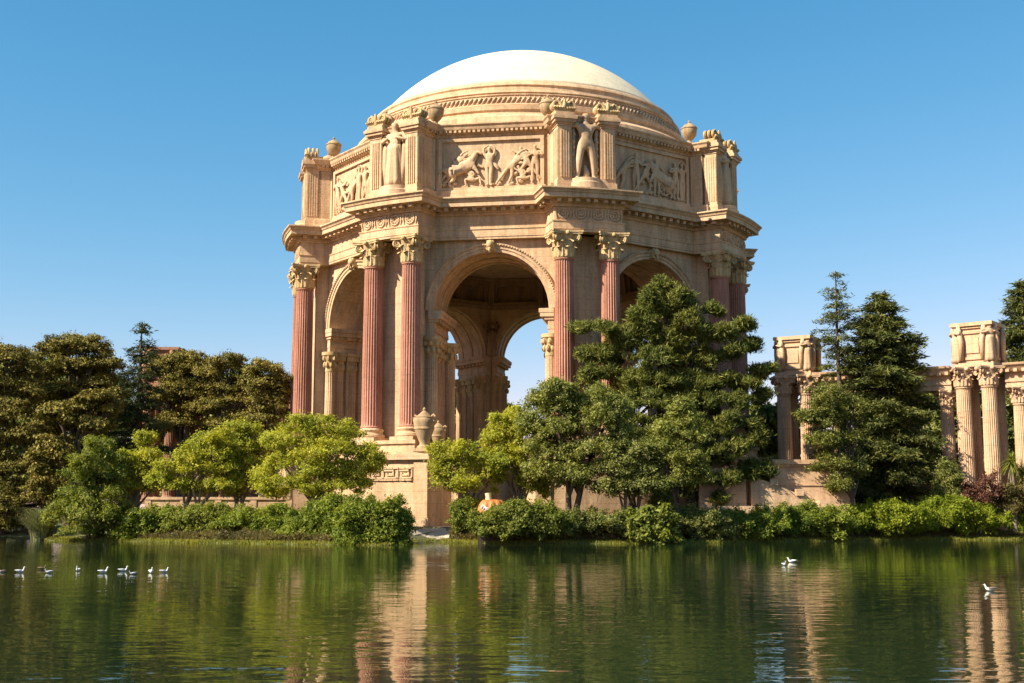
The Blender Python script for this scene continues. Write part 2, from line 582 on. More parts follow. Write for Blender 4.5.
def jamb_parts():
    """fluted jamb pilasters, their capitals and the impost course (both jambs of one pier)"""
    pil, cap, imp = MB(), MB(), MB()
    for sg in (-1, 1):
        a = PI / 8 * sg
        def bx(mb, n0, n1, t0, t1, z0, z1):
            P = [face_pt(n, -sg * t, a) for n, t in ((n0, t0), (n1, t0), (n1, t1), (n0, t1))]
            if sg < 0: P = P[::-1]
            mb.prism(P, Zr(z0), Zr(z1))
        for n0 in (18.55, 17.2, 15.85, 14.5):
            bx(pil, n0 - 1.0, n0, 4.98, 5.4, 7.5, 15.2)
            for i in range(4):
                bx(pil, n0 - 0.92 + i * 0.24, n0 - 0.8 + i * 0.24, 4.92, 5.0, 8.0, 15.0)
            bx(pil, n0 - 1.08, n0 + 0.08, 4.88, 5.4, 7.0, 7.5)
            for j, (w, z0, z1) in enumerate(((0.06, 15.2, 15.45), (0.18, 15.45, 15.9), (0.10, 15.9, 16.3), (0.30, 16.3, 16.75), (0.42, 16.75, 17.05))):
                bx(cap, n0 - 1.0 - w * 0.35, n0 + w * 0.35, 4.98 - w, 5.4, z0, z1)
            for i in range(5):
                c = face_pt(n0 - 0.95 + i * 0.225, -sg * 4.86, a)
                cap.ball((c[0], c[1], Zr(15.75)), (0.13, 0.13, 0.28), 6, 4)
                cap.ball((c[0], c[1], Zr(16.45)), (0.15, 0.15, 0.22), 6, 4)
        for nn in (13.95, 18.85):
            c = face_pt(nn, -sg * (4.6 if nn < 15 else 5.12), a)
            t = MB(); m_ = 48
            vs = []
            for k_, z_ in enumerate((7.0, 15.2)):
                for i in range(m_):
                    q = 2 * PI * i / m_; r_ = .52 - (.05 if i % 3 == 0 else 0) - .04 * k_
                    vs.append((c[0] + r_ * math.cos(q), c[1] + r_ * math.sin(q), Zr(z_)))
            pil.add(vs, [(i, (i + 1) % m_, (i + 1) % m_ + m_, i + m_) for i in range(m_)])
            cap.lathe([(.5, Zr(15.2)), (.52, Zr(15.3)), (.5, Zr(15.5)), (.56, Zr(16.1)), (.78, Zr(16.7)), (.85, Zr(16.75)), (.85, Zr(17.05)), (.3, Zr(17.05))], 16, c[0], c[1])
            for i in range(8):
                q = 2 * PI * i / 8
                cap.ball((c[0] + .58 * math.cos(q), c[1] + .58 * math.sin(q), Zr(15.85)), (.17, .17, .3), 6, 4)
                cap.ball((c[0] + .72 * math.cos(q + .39), c[1] + .72 * math.sin(q + .39), Zr(16.45)), (.19, .19, .25), 6, 4)
        for w, z0, z1 in ((0.05, 17.05, 17.5), (0.14, 17.5, 17.9), (0.10, 17.9, 18.3), (0.40, 18.3, 18.55), (0.75, 18.55, 18.9), (0.85, 18.9, 19.25)):
            bx(imp, API - 0.35 - w * 0.3, AP + 0.04 + w * 0.35, 5.0 - w, 5.42, z0, z1)
        for i in range(8):
            bx(imp, 13.9 + i * 0.66, 14.2 + i * 0.66, 4.45, 5.0, 18.25, 18.54)
    return pil.mesh('jamb_pilasters', M['stone']), cap.mesh('jamb_capitals', M['ornament'], 40), imp.mesh('impost', M['stone'])
jp, jc, ji = jamb_parts()

def arch_mesh():
    mb = MB()
    K = 24
    ths = [PI * i / K for i in range(K + 1)]
    prof = [(AR * math.cos(t), SPR + AR * math.sin(t)) for t in ths]
    J = 5.35
    prof2 = [(J, SPR)] + prof + [(-J, SPR)]
    for n_, flip in ((AP, 1), (API, -1)):
        vs = [(x, -n_, Zr(z)) for x, z in prof2] + [(x, -n_, Zr(TOPZ)) for x, z in prof2]
        m = len(prof2)
        mb.add(vs, [(i, i + 1, m + i + 1, m + i) for i in range(m - 1)])
    m = len(prof2)
    vs = [(x, -AP, Zr(z)) for x, z in prof2] + [(x, -API, Zr(z)) for x, z in prof2]
    mb.add(vs, [(i, i + 1, m + i + 1, m + i) for i in range(m - 1)])
    # ribs and sunk panels of the soffit
    for n0 in (18.3, 16.35, 14.4):
        for i in range(K):
            t0, t1 = ths[i], ths[i + 1]
            q = []
            for t in (t0, t1):
                for rr in (AR - 0.09, AR + 0.02):
                    for nn in (n0 - 0.22, n0 + 0.22):
                        q.append((rr * math.cos(t), -nn, Zr(SPR + rr * math.sin(t))))
            mb.add(q, [(0, 1, 3, 2), (4, 6, 7, 5), (0, 4, 5, 1), (0, 2, 6, 4), (1, 5, 7, 3)])
    return mb.mesh('arch', M['stone'])
arch_me = arch_mesh()
def archivolt_mesh():
    mb = MB()
    K = 36
    prof = [(5.0, 0.0), (5.0, 0.14), (5.25, 0.14), (5.28, 0.22), (5.5, 0.22), (5.55, 0.32), (5.72, 0.32), (5.74, 0.0)]
    vs, fs = [], []
    m = len(prof)
    for i in range(K + 1):
        t = PI * i / K
        for r, o in prof:
            vs.append((r * math.cos(t), -AP - o, Zr(SPR + r * math.sin(t))))
    for i in range(K):
        for j in range(m - 1):
            fs.append((i * m + j, i * m + j + 1, (i + 1) * m + j + 1, (i + 1) * m + j))
    mb.add(vs, fs)
    for i in range(70):                       # egg moulding round the arch
        t = PI * (i + 0.5) / 70
        mb.ball((5.62 * math.cos(t), -AP - 0.33, Zr(SPR + 5.62 * math.sin(t))), 0.075, 5, 4)
    return mb.mesh('archivolt', M['stone'], 35)
av_me = archivolt_mesh()
mb = MB()
mb.prism([(-0.38, -AP - 0.02), (-0.30, -AP - 0.62), (0.30, -AP - 0.62), (0.38, -AP - 0.02)], Zr(24.35), Zr(25.2))
mb.ball((0, -AP - 0.72, Zr(24.85)), (0.3, 0.24, 0.36), 10, 7)
mb.torus((0, -AP - 0.66, Zr(24.35)), 0.2, 0.1, 'x')
key_me = mb.mesh('keystone', M['ornament'], 40)

def inst(name, me, parent, a=0.0, loc=(0, 0, 0)):
    o = bpy.data.objects.new(name, me)
    COL.objects.link(o)
    o.parent = parent
    o.rotation_euler = (0, 0, a)
    o.location = loc
    return o

# pedestals
pdm = MB()
a = PI / 8
def ped_poly(r, hw, jt, api):
    Rr = [(hw, -math.sqrt(r * r - hw * hw)), (hw, -19.9), face_pt(19.2, -jt, a), face_pt(api, -jt, a)]
    Ll = [(-x, y) for x, y in Rr]
    front = [(v, -math.sqrt(r * r - v * v)) for v in np.linspace(-hw, hw, 5)]
    return [Ll[3], Ll[2], Ll[1]] + front + [Rr[1], Rr[2], Rr[3]]
pdm.prism(ped_poly(24.15, 5.1, 4.4, 13.2), Zr(0.4), Zr(1.7))
pdm.prism(ped_poly(23.9, 4.9, 4.6, 13.4), Zr(1.7), Zr(6.2))
pdm.prism(ped_poly(24.0, 5.0, 4.5, 13.3), Zr(6.2), Zr(6.4))
pdm.prism(ped_poly(24.25, 5.2, 4.3, 13.2), Zr(6.4), Zr(6.85))
pdm.prism(ped_poly(24.05, 5.0, 4.5, 13.3), Zr(6.85), Zr(7.05))
def upper_poly(r, hw):
    return [(-hw, -19.5)] + [(v, -math.sqrt(r * r - v * v)) for v in np.linspace(-hw, hw, 5)] + [(hw, -19.5)]
pdm.prism(upper_poly(23.3, 3.35), Zr(7.05), Zr(7.75))
pdm.prism(upper_poly(23.45, 3.5), Zr(7.75), Zr(8.05))
# corner strips of the pedestal face
for v0, v1 in ((-4.96, -3.75), (3.75, 4.96)):
    pdm.prism([(v0, -23.0), (v0, -math.sqrt(23.9 ** 2 - v0 * v0) - 0.1), (v1, -math.sqrt(23.9 ** 2 - v1 * v1) - 0.1), (v1, -23.0)], Zr(1.72), Zr(6.18))
ped_me = pdm.mesh('pedestal', M['stone'])
# fret panel
def fret_mesh():
    mb = MB()
    z0, h = 4.7, 1.1
    yb = -23.86
    def yy(x): return -math.sqrt(24.0 ** 2 - x * x) + 0.02
    def bar(x0, x1, za, zb):
        xm = (x0 + x1) / 2
        mb.box(x0, x1, yy(xm) - 0.02, yy(xm) + 0.25, Zr(za), Zr(zb))
    for zz in (z0, z0 + h - 0.14):
        for i in range(12):
            bar(-3.55 + i * 7.1 / 12, -3.55 + (i + 1) * 7.1 / 12 + 0.001, zz, zz + 0.14)
    w = 0.13
    for i in range(5):
        x = -3.45 + i * 1.42
        lo, hi = z0 + 0.2, z0 + h - 0.2
        bar(x, x + w, lo, hi)
        bar(x + w, x + 1.1, hi - w, hi)
        bar(x + 1.1 - w, x + 1.1, lo + 0.2, hi - w)
        bar(x + 0.36, x + 1.1 - w, lo + 0.2, lo + 0.2 + w)
        bar(x + 0.36, x + 0.36 + w, lo + 0.2 + w, hi - 0.24)
        bar(x + w, x + 1.42, lo - 0.02, lo + w - 0.02)
    for xx in (-3.62, 3.55):
        bar(xx, xx + 0.1, z0, z0 + h)
    return mb.mesh('fret_panel', M['stone'])
fret_me = fret_mesh()

# columns
def shaft_mesh(r0, r1, h, mat, flutes=24, name='column'):
    mb = MB()
    per = 6
    prof = [0.0, 0.02, 0.35, 0.5, 0.55, 0.5, 0.35]
    zs = [0, 0.12, 0.3, 0.6] + list(np.linspace(1.0, h - 0.5, 10)) + [h - 0.25, h - 0.1, h]
    vs, fs = [], []
    m = flutes * per
    for k, z in enumerate(zs):
        s = z / h
        r = r0 + (r1 - r0) * (s ** 1.5)
        for i in range(m):
            ph = i % per
            dep = 0 if k in (0, 1, len(zs) - 1, len(zs) - 2) else (0, 0, 0.055, 0.075, 0.075, 0.055)[ph] * r0 / 0.87
            aa = 2 * PI * i / m
            vs.append(((r - dep) * math.sin(aa), -(r - dep) * math.cos(aa), z))
    for k in range(len(zs) - 1):
        for i in range(m):
            j = (i + 1) % m
            fs.append((k * m + i, k * m + j, (k + 1) * m + j, (k + 1) * m + i))
    mb.add(vs, fs)
    mb.lathe([(r0, 0), (r0 + 0.06, 0.02), (r0 + 0.07, 0.09), (r0, 0.13)], 32)
    mb.lathe([(r1, h - 0.16), (r1 + 0.06, h - 0.13), (r1 + 0.07, h - 0.05), (r1, h)], 32)
    return mb.mesh(name, mat, 25)

def leaf_strip(mb, ang, r0, z0, h, w, out):
    rows = 8
    vs, fs = [], []
    for i in range(rows):
        s = i / (rows - 1)
        rr = r0 + 0.05 + out * (s ** 2.6)
        zz = z0 + h * (math.sin(min(s * 1.25, 1.25) * PI / 2 / 1.0) if s < 0.8 else math.sin(PI / 2) - (s - 0.8) * 0.9)
        ww = w * (0.75 + 0.45 * math.sin(PI * min(1, s * 0.9))) * (1 if s < 0.75 else 1 - (s - 0.75) * 2.4) * (1 + 0.16 * ((i % 2) * 2 - 1))
        for dx, dr in ((-ww, -0.05), (-ww * 0.4, 0.03), (0, 0.09), (ww * 0.4, 0.03), (ww, -0.05)):
            R = rr + dr
            p = rot2((dx, -R), ang)
            vs.append((p[0], p[1], zz))
    for i in range(rows - 1):
        for k in range(4):
            fs.append((i * 5 + k, i * 5 + k + 1, (i + 1) * 5 + k + 1, (i + 1) * 5 + k))
    mb.add(vs, fs)

def capital_mesh(r, h, mat, name='capital', rich=True):
    mb = MB()
    k = h / 2.25
    mb.lathe([(r * 0.96, 0), (r * 0.96, 0.1 * k), (r * 1.0, 0.9 * k), (r * 1.12, 1.5 * k), (r * 1.35, 1.85 * k), (r * 1.38, 1.95 * k)], 20)
    mb.torus((0, 0, 0.06), r, 0.07, 'z', 24, 6)
    for i in range(8):
        leaf_strip(mb, 2 * PI * i / 8, r, 0.1 * k, 0.85 * k, 0.26 * r / 0.8, 0.34 * k)
    for i in range(8):
        leaf_strip(mb, 2 * PI * (i + 0.5) / 8, r, 0.1 * k, 1.42 * k, 0.25 * r / 0.8, 0.42 * k)
    for i in range(4):
        aa = PI / 4 + i * PI / 2
        for s in (-1, 1):
            for R, rr, dz in ((0.27, 0.085, 0), (0.12, 0.08, 0)):
                # scrolls under the abacus corners
                p = rot2((s * 0.11, -r * 1.62), aa)
                K2 = 14
                vs, fs = [], []
                for u in range(K2):
                    t = 2 * PI * u / K2
                    for v in range(5):
                        bb = 2 * PI * v / 5
                        q = R * k + rr * k * math.cos(bb)
                        c = rot2((s * 0.10 + rr * k * math.sin(bb), -r * 1.62 - q * math.cos(t)), aa)
                        vs.append((c[0], c[1], 1.66 * k + q * math.sin(t)))
                for u in range(K2):
                    for v in range(5):
                        fs.append((u * 5 + v, ((u + 1) % K2) * 5 + v, ((u + 1) % K2) * 5 + (v + 1) % 5, u * 5 + (v + 1) % 5))
                mb.add(vs, fs)
            mb.tube([(*rot2((s * 0.32, -r * 1.02), aa), 1.0 * k), (*rot2((s * 0.22, -r * 1.25), aa), 1.5 * k), (*rot2((s * 0.12, -r * 1.6), aa), 1.92 * k)], [0.07, 0.08, 0.06], 5)
        # fleuron in the middle of each abacus side
        p = rot2((0, -r * 1.5), i * PI / 2)
        mb.ball((p[0], p[1], 2.02 * k), (0.2, 0.2, 0.2), 8, 6)
    # abacus with hollowed sides
    P = []
    for i in range(4):
        aa = i * PI / 2
        for x, y in ((-1.32, -1.42), (-0.9, -1.26), (-0.4, -1.17), (0.4, -1.17), (0.9, -1.26), (1.32, -1.42)):
            P.append(rot2((x * r / 0.8 * 0.93, y * r / 0.8 * 0.93), aa))
    mb.prism(P, 1.95 * k, 2.1 * k)
    mb.prism([(x * 1.05, y * 1.05) for x, y in P], 2.1 * k, 2.25 * k)
    return mb.mesh(name, mat, 40)

def base_mesh(r, mat, name='base', h=0.73):
    mb = MB()
    k = h / 0.73
    mb.box(-r * 1.36, r * 1.36, -r * 1.36, r * 1.36, 0, 0.2 * k)
    mb.lathe([(r * 1.3, 0.2 * k), (r * 1.36, 0.27 * k), (r * 1.3, 0.38 * k), (r * 1.16, 0.42 * k), (r * 1.12, 0.5 * k), (r * 1.18, 0.56 * k), (r * 1.22, 0.62 * k), (r * 1.16, 0.69 * k), (r * 1.0, 0.73 * k)], 28)
    return mb.mesh(name, mat, 30)

CB, SB, ST, CT = 8.05, 9.2, 23.1, 25.32
shaft_me = shaft_mesh(0.88, 0.77, ST - SB, M['red'])
cap_me = capital_mesh(0.80, CT - ST, M['ornament'])
base_me = base_mesh(0.88, M['stone'], 'base', SB - CB)

for k, ph in enumerate(PIERS):
    p = inst('pier', pier_me, rot, ph)
    inst('jamb_pilasters', jp, p); inst('jamb_capitals', jc, p); inst('impost', ji, p)
    d = inst('pedestal', ped_me, rot, ph)
    inst('fret_panel', fret_me, d)
    for s in (-1, 1) if k not in (3, 4, 5) else ():
        aa = ph + s * rad(5.25)
        c = inst('column', shaft_me, rot, ph, (22 * math.sin(aa), -22 * math.cos(aa), Zr(SB)))
        inst('capital', cap_me, c, 0, (0, 0, ST - SB))
        inst('base', base_me, c, 0, (0, 0, CB - SB))
for k, fa in enumerate(FACES):
    o = inst('arch', arch_me, rot, fa)
    inst('archivolt', av_me, o); inst('keystone', key_me, o)

# --- entablature and main cornice
OUT = outline(19.5, 22.62, 3.0)
mb = MB()
mb.sweep(OUT, [(-0.9, Zr(25.32)), (0.08, Zr(25.32)), (0.08, Zr(25.5)), (0.13, Zr(25.52)), (0.13, Zr(26.08)), (0.19, Zr(26.16)), (0.19, Zr(26.24)), (0.0, Zr(26.26)), (0.0, Zr(27.42)), (-0.9, Zr(27.42))])
ent = mb.build('entablature', M['stone'], rot)
# carved scroll and rosette band along the frieze of a pier
mb = MB()
for v in (-2.25, -0.75, 0.75, 2.25):
    yb = -math.sqrt(22.62 ** 2 - v * v)
    aa = math.asin(v / 22.62)
    t = MB()
    t.torus((0, -0.03, 0), 0.42, 0.09, 'y', 16, 5)
    t.torus((0, -0.03, 0), 0.2, 0.07, 'y', 10, 5)
    for i in range(8):
        q = 2 * PI * i / 8
        t.ball((0.32 * math.cos(q), -0.03, 0.32 * math.sin(q)), 0.09, 5, 4)
    for sx in (-1, 1):
        t.tube([(sx * 0.55, -0.02, -0.45), (sx * 0.66, -0.06, 0), (sx * 0.55, -0.02, 0.45)], [0.05, 0.09, 0.05], 5)
    mb.add([(*[c_ + d_ for c_, d_ in zip(rot2((p_[0], p_[1]), aa), (v, yb))], p_[2] + Zr(26.85)) for p_ in t.v], t.f)
fr_me = mb.mesh('frieze_carving', M['stone'], 40)
for ph in PIERS: inst('frieze_carving', fr_me, ent, ph)
mb = MB()
mb.sweep(OUT, [(-0.9, Zr(27.4)), (0.12, Zr(27.4)), (0.2, Zr(27.5)), (0.2, Zr(27.62)), (0.32, Zr(27.66)), (0.36, Zr(27.98)), (1.12, Zr(28.0)), (1.12, Zr(28.36)), (1.2, Zr(28.4)), (1.26, Zr(28.55)), (1.4, Zr(28.68)), (1.4, Zr(28.8)), (-0.9, Zr(28.9))])
mb.prism(octagon(18.7), Zr(28.0), Zr(28.85))
for x, y, aa in along(OUT, 0.82, True, 0.3):
    nx, ny = math.sin(aa), -math.cos(aa)
    mb.obox((x + nx * 0.58, y + ny * 0.58, Zr(27.70)), (0.34, 0.56, 0.28), aa)
mb2 = None
mb.build('cornice', M['stone'], rot)

# --- attic
ATT = outline(18.95, 21.0, 2.55)
mb = MB()
mb.sweep(ATT, [(-1.2, Zr(28.8)), (0.75, Zr(28.84)), (0.75, Zr(29.05)), (0.45, Zr(29.2)), (0.4, Zr(29.75)), (0.18, Zr(29.85)), (0.0, Zr(29.9)), (0.0, Zr(34.9)), (-1.2, Zr(34.9))])
att = mb.build('attic', M['stone'], rot)
ATC = outline(18.95, 20.95, 2.55)
mb = MB()
mb.sweep(ATC, [(-1.0, Zr(34.55)), (0.06, Zr(34.55)), (0.12, Zr(34.75)), (0.3, Zr(34.82)), (0.34, Zr(35.0)), (0.6, Zr(35.1)), (0.66, Zr(35.35)), (0.78, Zr(35.5)), (0.78, Zr(35.6)), (-1.0, Zr(35.7))])
for x, y, aa in along(ATC, 0.42, True, 0.3):
    nx, ny = math.sin(aa), -math.cos(aa)
    mb.obox((x + nx * 0.42, y + ny * 0.42, Zr(34.86)), (0.22, 0.3, 0.2), aa)
mb.prism(octagon(18.4), Zr(35.05), Zr(35.66))
mb.build('attic_cornice', M['stone'], rot)

# fluted attic pilaster boxes with moulded caps and leaf crests
def attic_pilaster():
    mb = MB()
    mb.box(-0.62, 0.62, -22.0, -20.6, Zr(29.2), Zr(34.6))
    mb.box(-0.72, 0.72, -22.1, -20.6, Zr(28.86), Zr(29.75))
    for i in range(4):
        mb.box(-0.36 + i * 0.21, -0.25 + i * 0.21, -22.09, -21.9, Zr(30.1), Zr(34.2))
    for i in range(5):
        for sx in (-1, 1):
            y0 = -21.95 + i * 0.22
            mb.box(*( (0.6, 0.67) if sx > 0 else (-0.67, -0.6)), y0, y0 + 0.11, Zr(30.1), Zr(34.2))
    for w, z0, z1 in ((0.06, 34.55, 34.7), (0.14, 34.7, 34.85), (0.3, 34.85, 35.1), (0.42, 35.1, 35.35), (0.3, 35.35, 35.5), (0.18, 35.5, 35.75)):
        mb.box(-0.62 - w, 0.62 + w, -22.0 - w, -20.4, Zr(z0), Zr(z1))
    return mb.mesh('attic_pilaster', M['stone'])
ap_me = attic_pilaster()
def crest():
    mb = MB()
    mb.box(-0.8, 0.8, -22.05, -20.5, Zr(35.74), Zr(35.95))
    for sx in (-1, 1):                         # a pair of scrolls with a leaf rising between them
        for yy in (-21.85, -21.45, -21.05):
            mb.torus((sx * 0.62, yy, Zr(36.38)), 0.3, 0.14, 'y', 16, 6)
            mb.torus((sx * 0.62, yy, Zr(36.38)), 0.11, 0.1, 'y', 10, 6)
        mb.tube([(sx * 0.15, -21.9, Zr(36.0)), (sx * 0.3, -21.95, Zr(36.45)), (sx * 0.6, -21.9, Zr(36.8))], [.2, .16, .08], 7)
        for q in range(4):
            mb.tube([(sx * (0.2 + q * .2), -21.95, Zr(35.9)), (sx * (0.25 + q * .22), -22.15, Zr(36.15)), (sx * (0.28 + q * .24), -22.2, Zr(36.05))], [.12, .12, .05], 6)
    mb.tube([(0, -21.9, Zr(35.9)), (0, -22.05, Zr(36.4)), (0, -22.1, Zr(36.85))], [.24, .2, .07], 7)
    return mb.mesh('leaf_crest', M['ornament'], 50)
crest_me = crest()

# attic statues: one robed, one bare; each grown as a single figure about 6 m tall
def figure(pose, H=6.1):
    k = H / 7.5
    J = dict(pose)
    joints = {n: (v[0] * k, v[1] * k, v[2] * k, v[3] * k) for n, v in J.items()}
    bones = [('pelvis', 'waist'), ('waist', 'chest'), ('chest', 'neck'), ('neck', 'head'), ('head', 'crown')]
    for s in 'lr':
        bones += [('chest', 'sh' + s), ('sh' + s, 'el' + s), ('el' + s, 'ha' + s), ('pelvis', 'hip' + s), ('hip' + s, 'kn' + s), ('kn' + s, 'an' + s), ('an' + s, 'to' + s)]
    return skin_mesh(joints, bones, 1)
def pose(**kw):
    d = dict(pelvis=(0, 0, 3.9, .52), waist=(0, 0, 4.55, .46), chest=(0, 0, 5.45, .6), neck=(0, -.02, 6.25, .2), head=(0, -.08, 6.75, .36), crown=(0, -.06, 7.2, .3))
    for s, q in (('l', -1), ('r', 1)):
        d['sh' + s] = (q * .85, 0, 5.85, .27); d['el' + s] = (q * 1.05, .05, 4.7, .19); d['ha' + s] = (q * .95, -.25, 3.7, .15)
        d['hip' + s] = (q * .38, 0, 3.6, .4); d['kn' + s] = (q * .42, -.08, 2.0, .3); d['an' + s] = (q * .42, .05, .3, .16); d['to' + s] = (q * .5, -.4, .1, .13)
    d.update(kw)
    return d
P_fold = pose(ell=(-1.3, -.15, 5.0, .2), hal=(-.35, -.65, 5.3, .17), elr=(1.3, -.15, 5.0, .2), har=(.35, -.65, 5.35, .17))
P_bare = pose(ell=(-1.45, .05, 5.55, .2), hal=(-.5, .2, 6.2, .16), elr=(1.45, .05, 5.5, .2), har=(.6, -.1, 6.15, .16), hipl=(-.42, 0, 3.6, .42), hipr=(.42, 0, 3.6, .42), knl=(-.62, -.15, 2.0, .3), knr=(.58, 0, 2.0, .3), anl=(-.7, .05, .3, .17), anr=(.66, .05, .3, .17), tol=(-.85, -.35, .1, .14), tor=(.8, -.35, .1, .14))
P_arms = pose(ell=(-.9, 0, 6.9, .2), hal=(-.1, 0, 7.5, .18), elr=(.9, 0, 6.9, .2), har=(.1, 0, 7.5, .18), knl=(-.25, -.1, 2, .36), knr=(.25, -.1, 2, .36), anl=(-.2, 0, .3, .3), anr=(.2, 0, .3, .3))
P_run = pose(pelvis=(0, 0, 3.7, .52), waist=(.25, 0, 4.4, .46), chest=(.65, 0, 5.1, .6), neck=(.95, 0, 5.8, .2), head=(1.1, -.1, 6.25, .36), crown=(1.2, -.1, 6.65, .3), shl=(.3, 0, 5.6, .28), shr=(1.2, 0, 5.4, .28), ell=(-.6, -.1, 5.3, .2), hal=(-1.3, -.1, 5.9, .17), elr=(1.9, 0, 5.6, .2), har=(2.6, 0, 6.1, .17), hipl=(-.3, 0, 3.4, .4), hipr=(.35, 0, 3.4, .4), knl=(-1.1, 0, 2.1, .3), anl=(-2.0, 0, .8, .18), tol=(-2.2, 0, .4, .14), knr=(1.1, 0, 2.3, .3), anr=(1.0, 0, .5, .18), tor=(1.4, 0, .2, .14))
P_lean = pose(pelvis=(0, 0, 3.3, .52), waist=(.45, 0, 3.9, .46), chest=(1.15, 0, 4.6, .6), neck=(1.7, 0, 5.1, .2), head=(2.05, -.1, 5.4, .36), crown=(2.4, -.1, 5.65, .3), shl=(.85, 0, 5.1, .28), shr=(1.5, 0, 4.5, .28), ell=(1.6, -.2, 5.9, .2), hal=(2.5, -.2, 6.3, .17), elr=(2.3, -.2, 4.6, .2), har=(3.0, -.2, 5.2, .17), hipl=(-.35, 0, 3.2, .4), hipr=(.2, 0, 3.0, .4), knl=(-1.2, 0, 2.0, .3), anl=(-2.2, 0, .6, .18), tol=(-2.3, 0, .2, .14), knr=(.2, 0, 1.8, .3), anr=(-.4, 0, .4, .18), tor=(0, 0, .15, .14))
P_crouch = pose(pelvis=(0, 0, 1.6, .52), waist=(.2, 0, 2.3, .46), chest=(.6, 0, 3.0, .6), neck=(.95, 0, 3.6, .2), head=(1.15, -.1, 4.0, .36), crown=(1.25, -.1, 4.4, .3), shl=(.2, 0, 3.4, .28), shr=(1.1, 0, 3.2, .28), ell=(-.4, -.2, 2.6, .2), hal=(.3, -.3, 2.1, .17), elr=(1.8, -.2, 3.6, .2), har=(2.1, -.2, 4.5, .17), hipl=(-.3, 0, 1.4, .4), hipr=(.35, 0, 1.5, .4), knl=(-1.3, 0, 1.9, .3), anl=(-1.6, 0, .4, .18), tol=(-1.2, 0, .2, .14), knr=(1.5, 0, 1.7, .3), anr=(1.2, 0, .3, .18), tor=(1.7, 0, .15, .14))
FIG = {n: figure(p_) for n, p_ in dict(fold=P_fold, bare=P_bare, arms=P_arms, run=P_run, lean=P_lean, crouch=P_crouch).items()}
HORSE = skin_mesh({'belly': (0, 0, 2.6, .8), 'rump': (-1.3, 0, 2.3, .85), 'chest': (1.2, 0, 3.3, .8), 'neck': (1.9, 0, 4.4, .5), 'poll': (2.3, 0, 5.3, .34), 'muzzle': (3.1, 0, 4.8, .2),
                   'tail': (-2.3, 0, 2.7, .2), 'tail2': (-2.9, 0, 1.7, .18),
                   'k1': (-.7, -.2, 1.1, .3), 'h1': (-1.4, -.2, .7, .2), 'f1': (-1.2, -.2, .05, .2), 'k2': (-1.4, .2, 1.1, .3), 'h2': (-2.2, .2, .7, .2), 'f2': (-2.1, .2, .05, .2),
                   'k3': (2.1, -.2, 2.7, .26), 'f3': (2.6, -.2, 1.8, .17), 'k4': (2.4, .2, 3.3, .26), 'f4': (3.2, .2, 2.8, .17)},
                  [('belly', 'rump'), ('belly', 'chest'), ('chest', 'neck'), ('neck', 'poll'), ('poll', 'muzzle'), ('rump', 'tail'), ('tail', 'tail2'), ('rump', 'k1'), ('k1', 'h1'), ('h1', 'f1'), ('rump', 'k2'), ('k2', 'h2'), ('h2', 'f2'), ('chest', 'k3'), ('k3', 'f3'), ('chest', 'k4'), ('k4', 'f4')], 1)

def robe(mb, H, seg=24):
    """a falling robe with vertical folds"""
    zs = np.linspace(0.02, 0.62, 9)
    vs, fs = [], []
    for z in zs:
        s = z / 0.62
        for i in range(seg):
            aa = 2 * PI * i / seg
            r = H * (0.135 - 0.035 * s) * (1 + 0.22 * math.cos(aa * 8 + s * 1.5) * (1 - 0.6 * s))
            vs.append((r * math.cos(aa) * 1.05, r * math.sin(aa) * 0.85, z * H))
    for j in range(len(zs) - 1):
        for i in range(seg):
            fs.append((j * seg + i, j * seg + (i + 1) % seg, (j + 1) * seg + (i + 1) % seg, (j + 1) * seg + i))
    fs.append(tuple(range(seg))[::-1]); fs.append(tuple((len(zs) - 1) * seg + i for i in range(seg)))
    mb.add(vs, fs)

def statue_mesh(kind):
    mb = MB()
    V, F = FIG['fold' if kind == 'robed' else 'bare']
    mb.place(0, -21.75, Zr(30.0))
    V = V * np.array([1.3, 1.1, 1.0])
    mb.add([tuple(p_) for p_ in V], F)
    if kind == 'robed':
        robe(mb, 6.1)
        for s in (-1, 1):
            mb.tube([(s * 0.85, 0.25, 4.9), (s * 1.05, 0.1, 3.4), (s * 1.0, 0.0, 1.8), (s * 0.9, 0, 0.3)], [0.2, 0.3, 0.26, 0.2], 8)
    else:
        for s in (-1, 1):
            mb.tube([(s * 1.05, 0.3, 4.7), (s * 1.0, 0.35, 3.0), (s * 0.95, 0.3, 1.2), (s * 0.9, 0.3, 0.1)], [0.22, 0.2, 0.24, 0.2], 8)
            for j in range(7):
                mb.ball((s * (1.0 + 0.06 * (j % 2)), 0.2, 0.4 + j * 0.6), 0.2, 6, 5)
        mb.tube([(0.0, 0.2, 0), (0.1, 0.15, 0.7), (-0.1, 0.1, 1.3)], [0.35, 0.25, 0.12], 7)
    return mb.mesh('statue', M['relief'], 179)
st_me = {k_: statue_mesh(k_) for k_ in ('robed', 'bare')}
mb = MB()
mb.lathe([(1.55, Zr(28.85)), (1.55, Zr(29.6)), (1.42, Zr(29.7)), (1.42, Zr(30.0))], 28, 0, -21.45)
mb.box(-1.85, -0.0, -21.06, -20.8, Zr(29.9), Zr(35.0))
stb_me = mb.mesh('statue_base', M['relief'], 35)

for k, ph in enumerate(PIERS):
    for s in (-1, 1):
        o = inst('attic_pilaster', ap_me, rot, ph)
        off = rot2((s * 1.93, 0), ph)
        o.location = (off[0], off[1], 0)
        inst('leaf_crest', crest_me, o)
    o = inst('statue', st_me['bare' if k % 2 == 0 else 'robed'], rot, ph)
    inst('statue_base', stb_me, o)

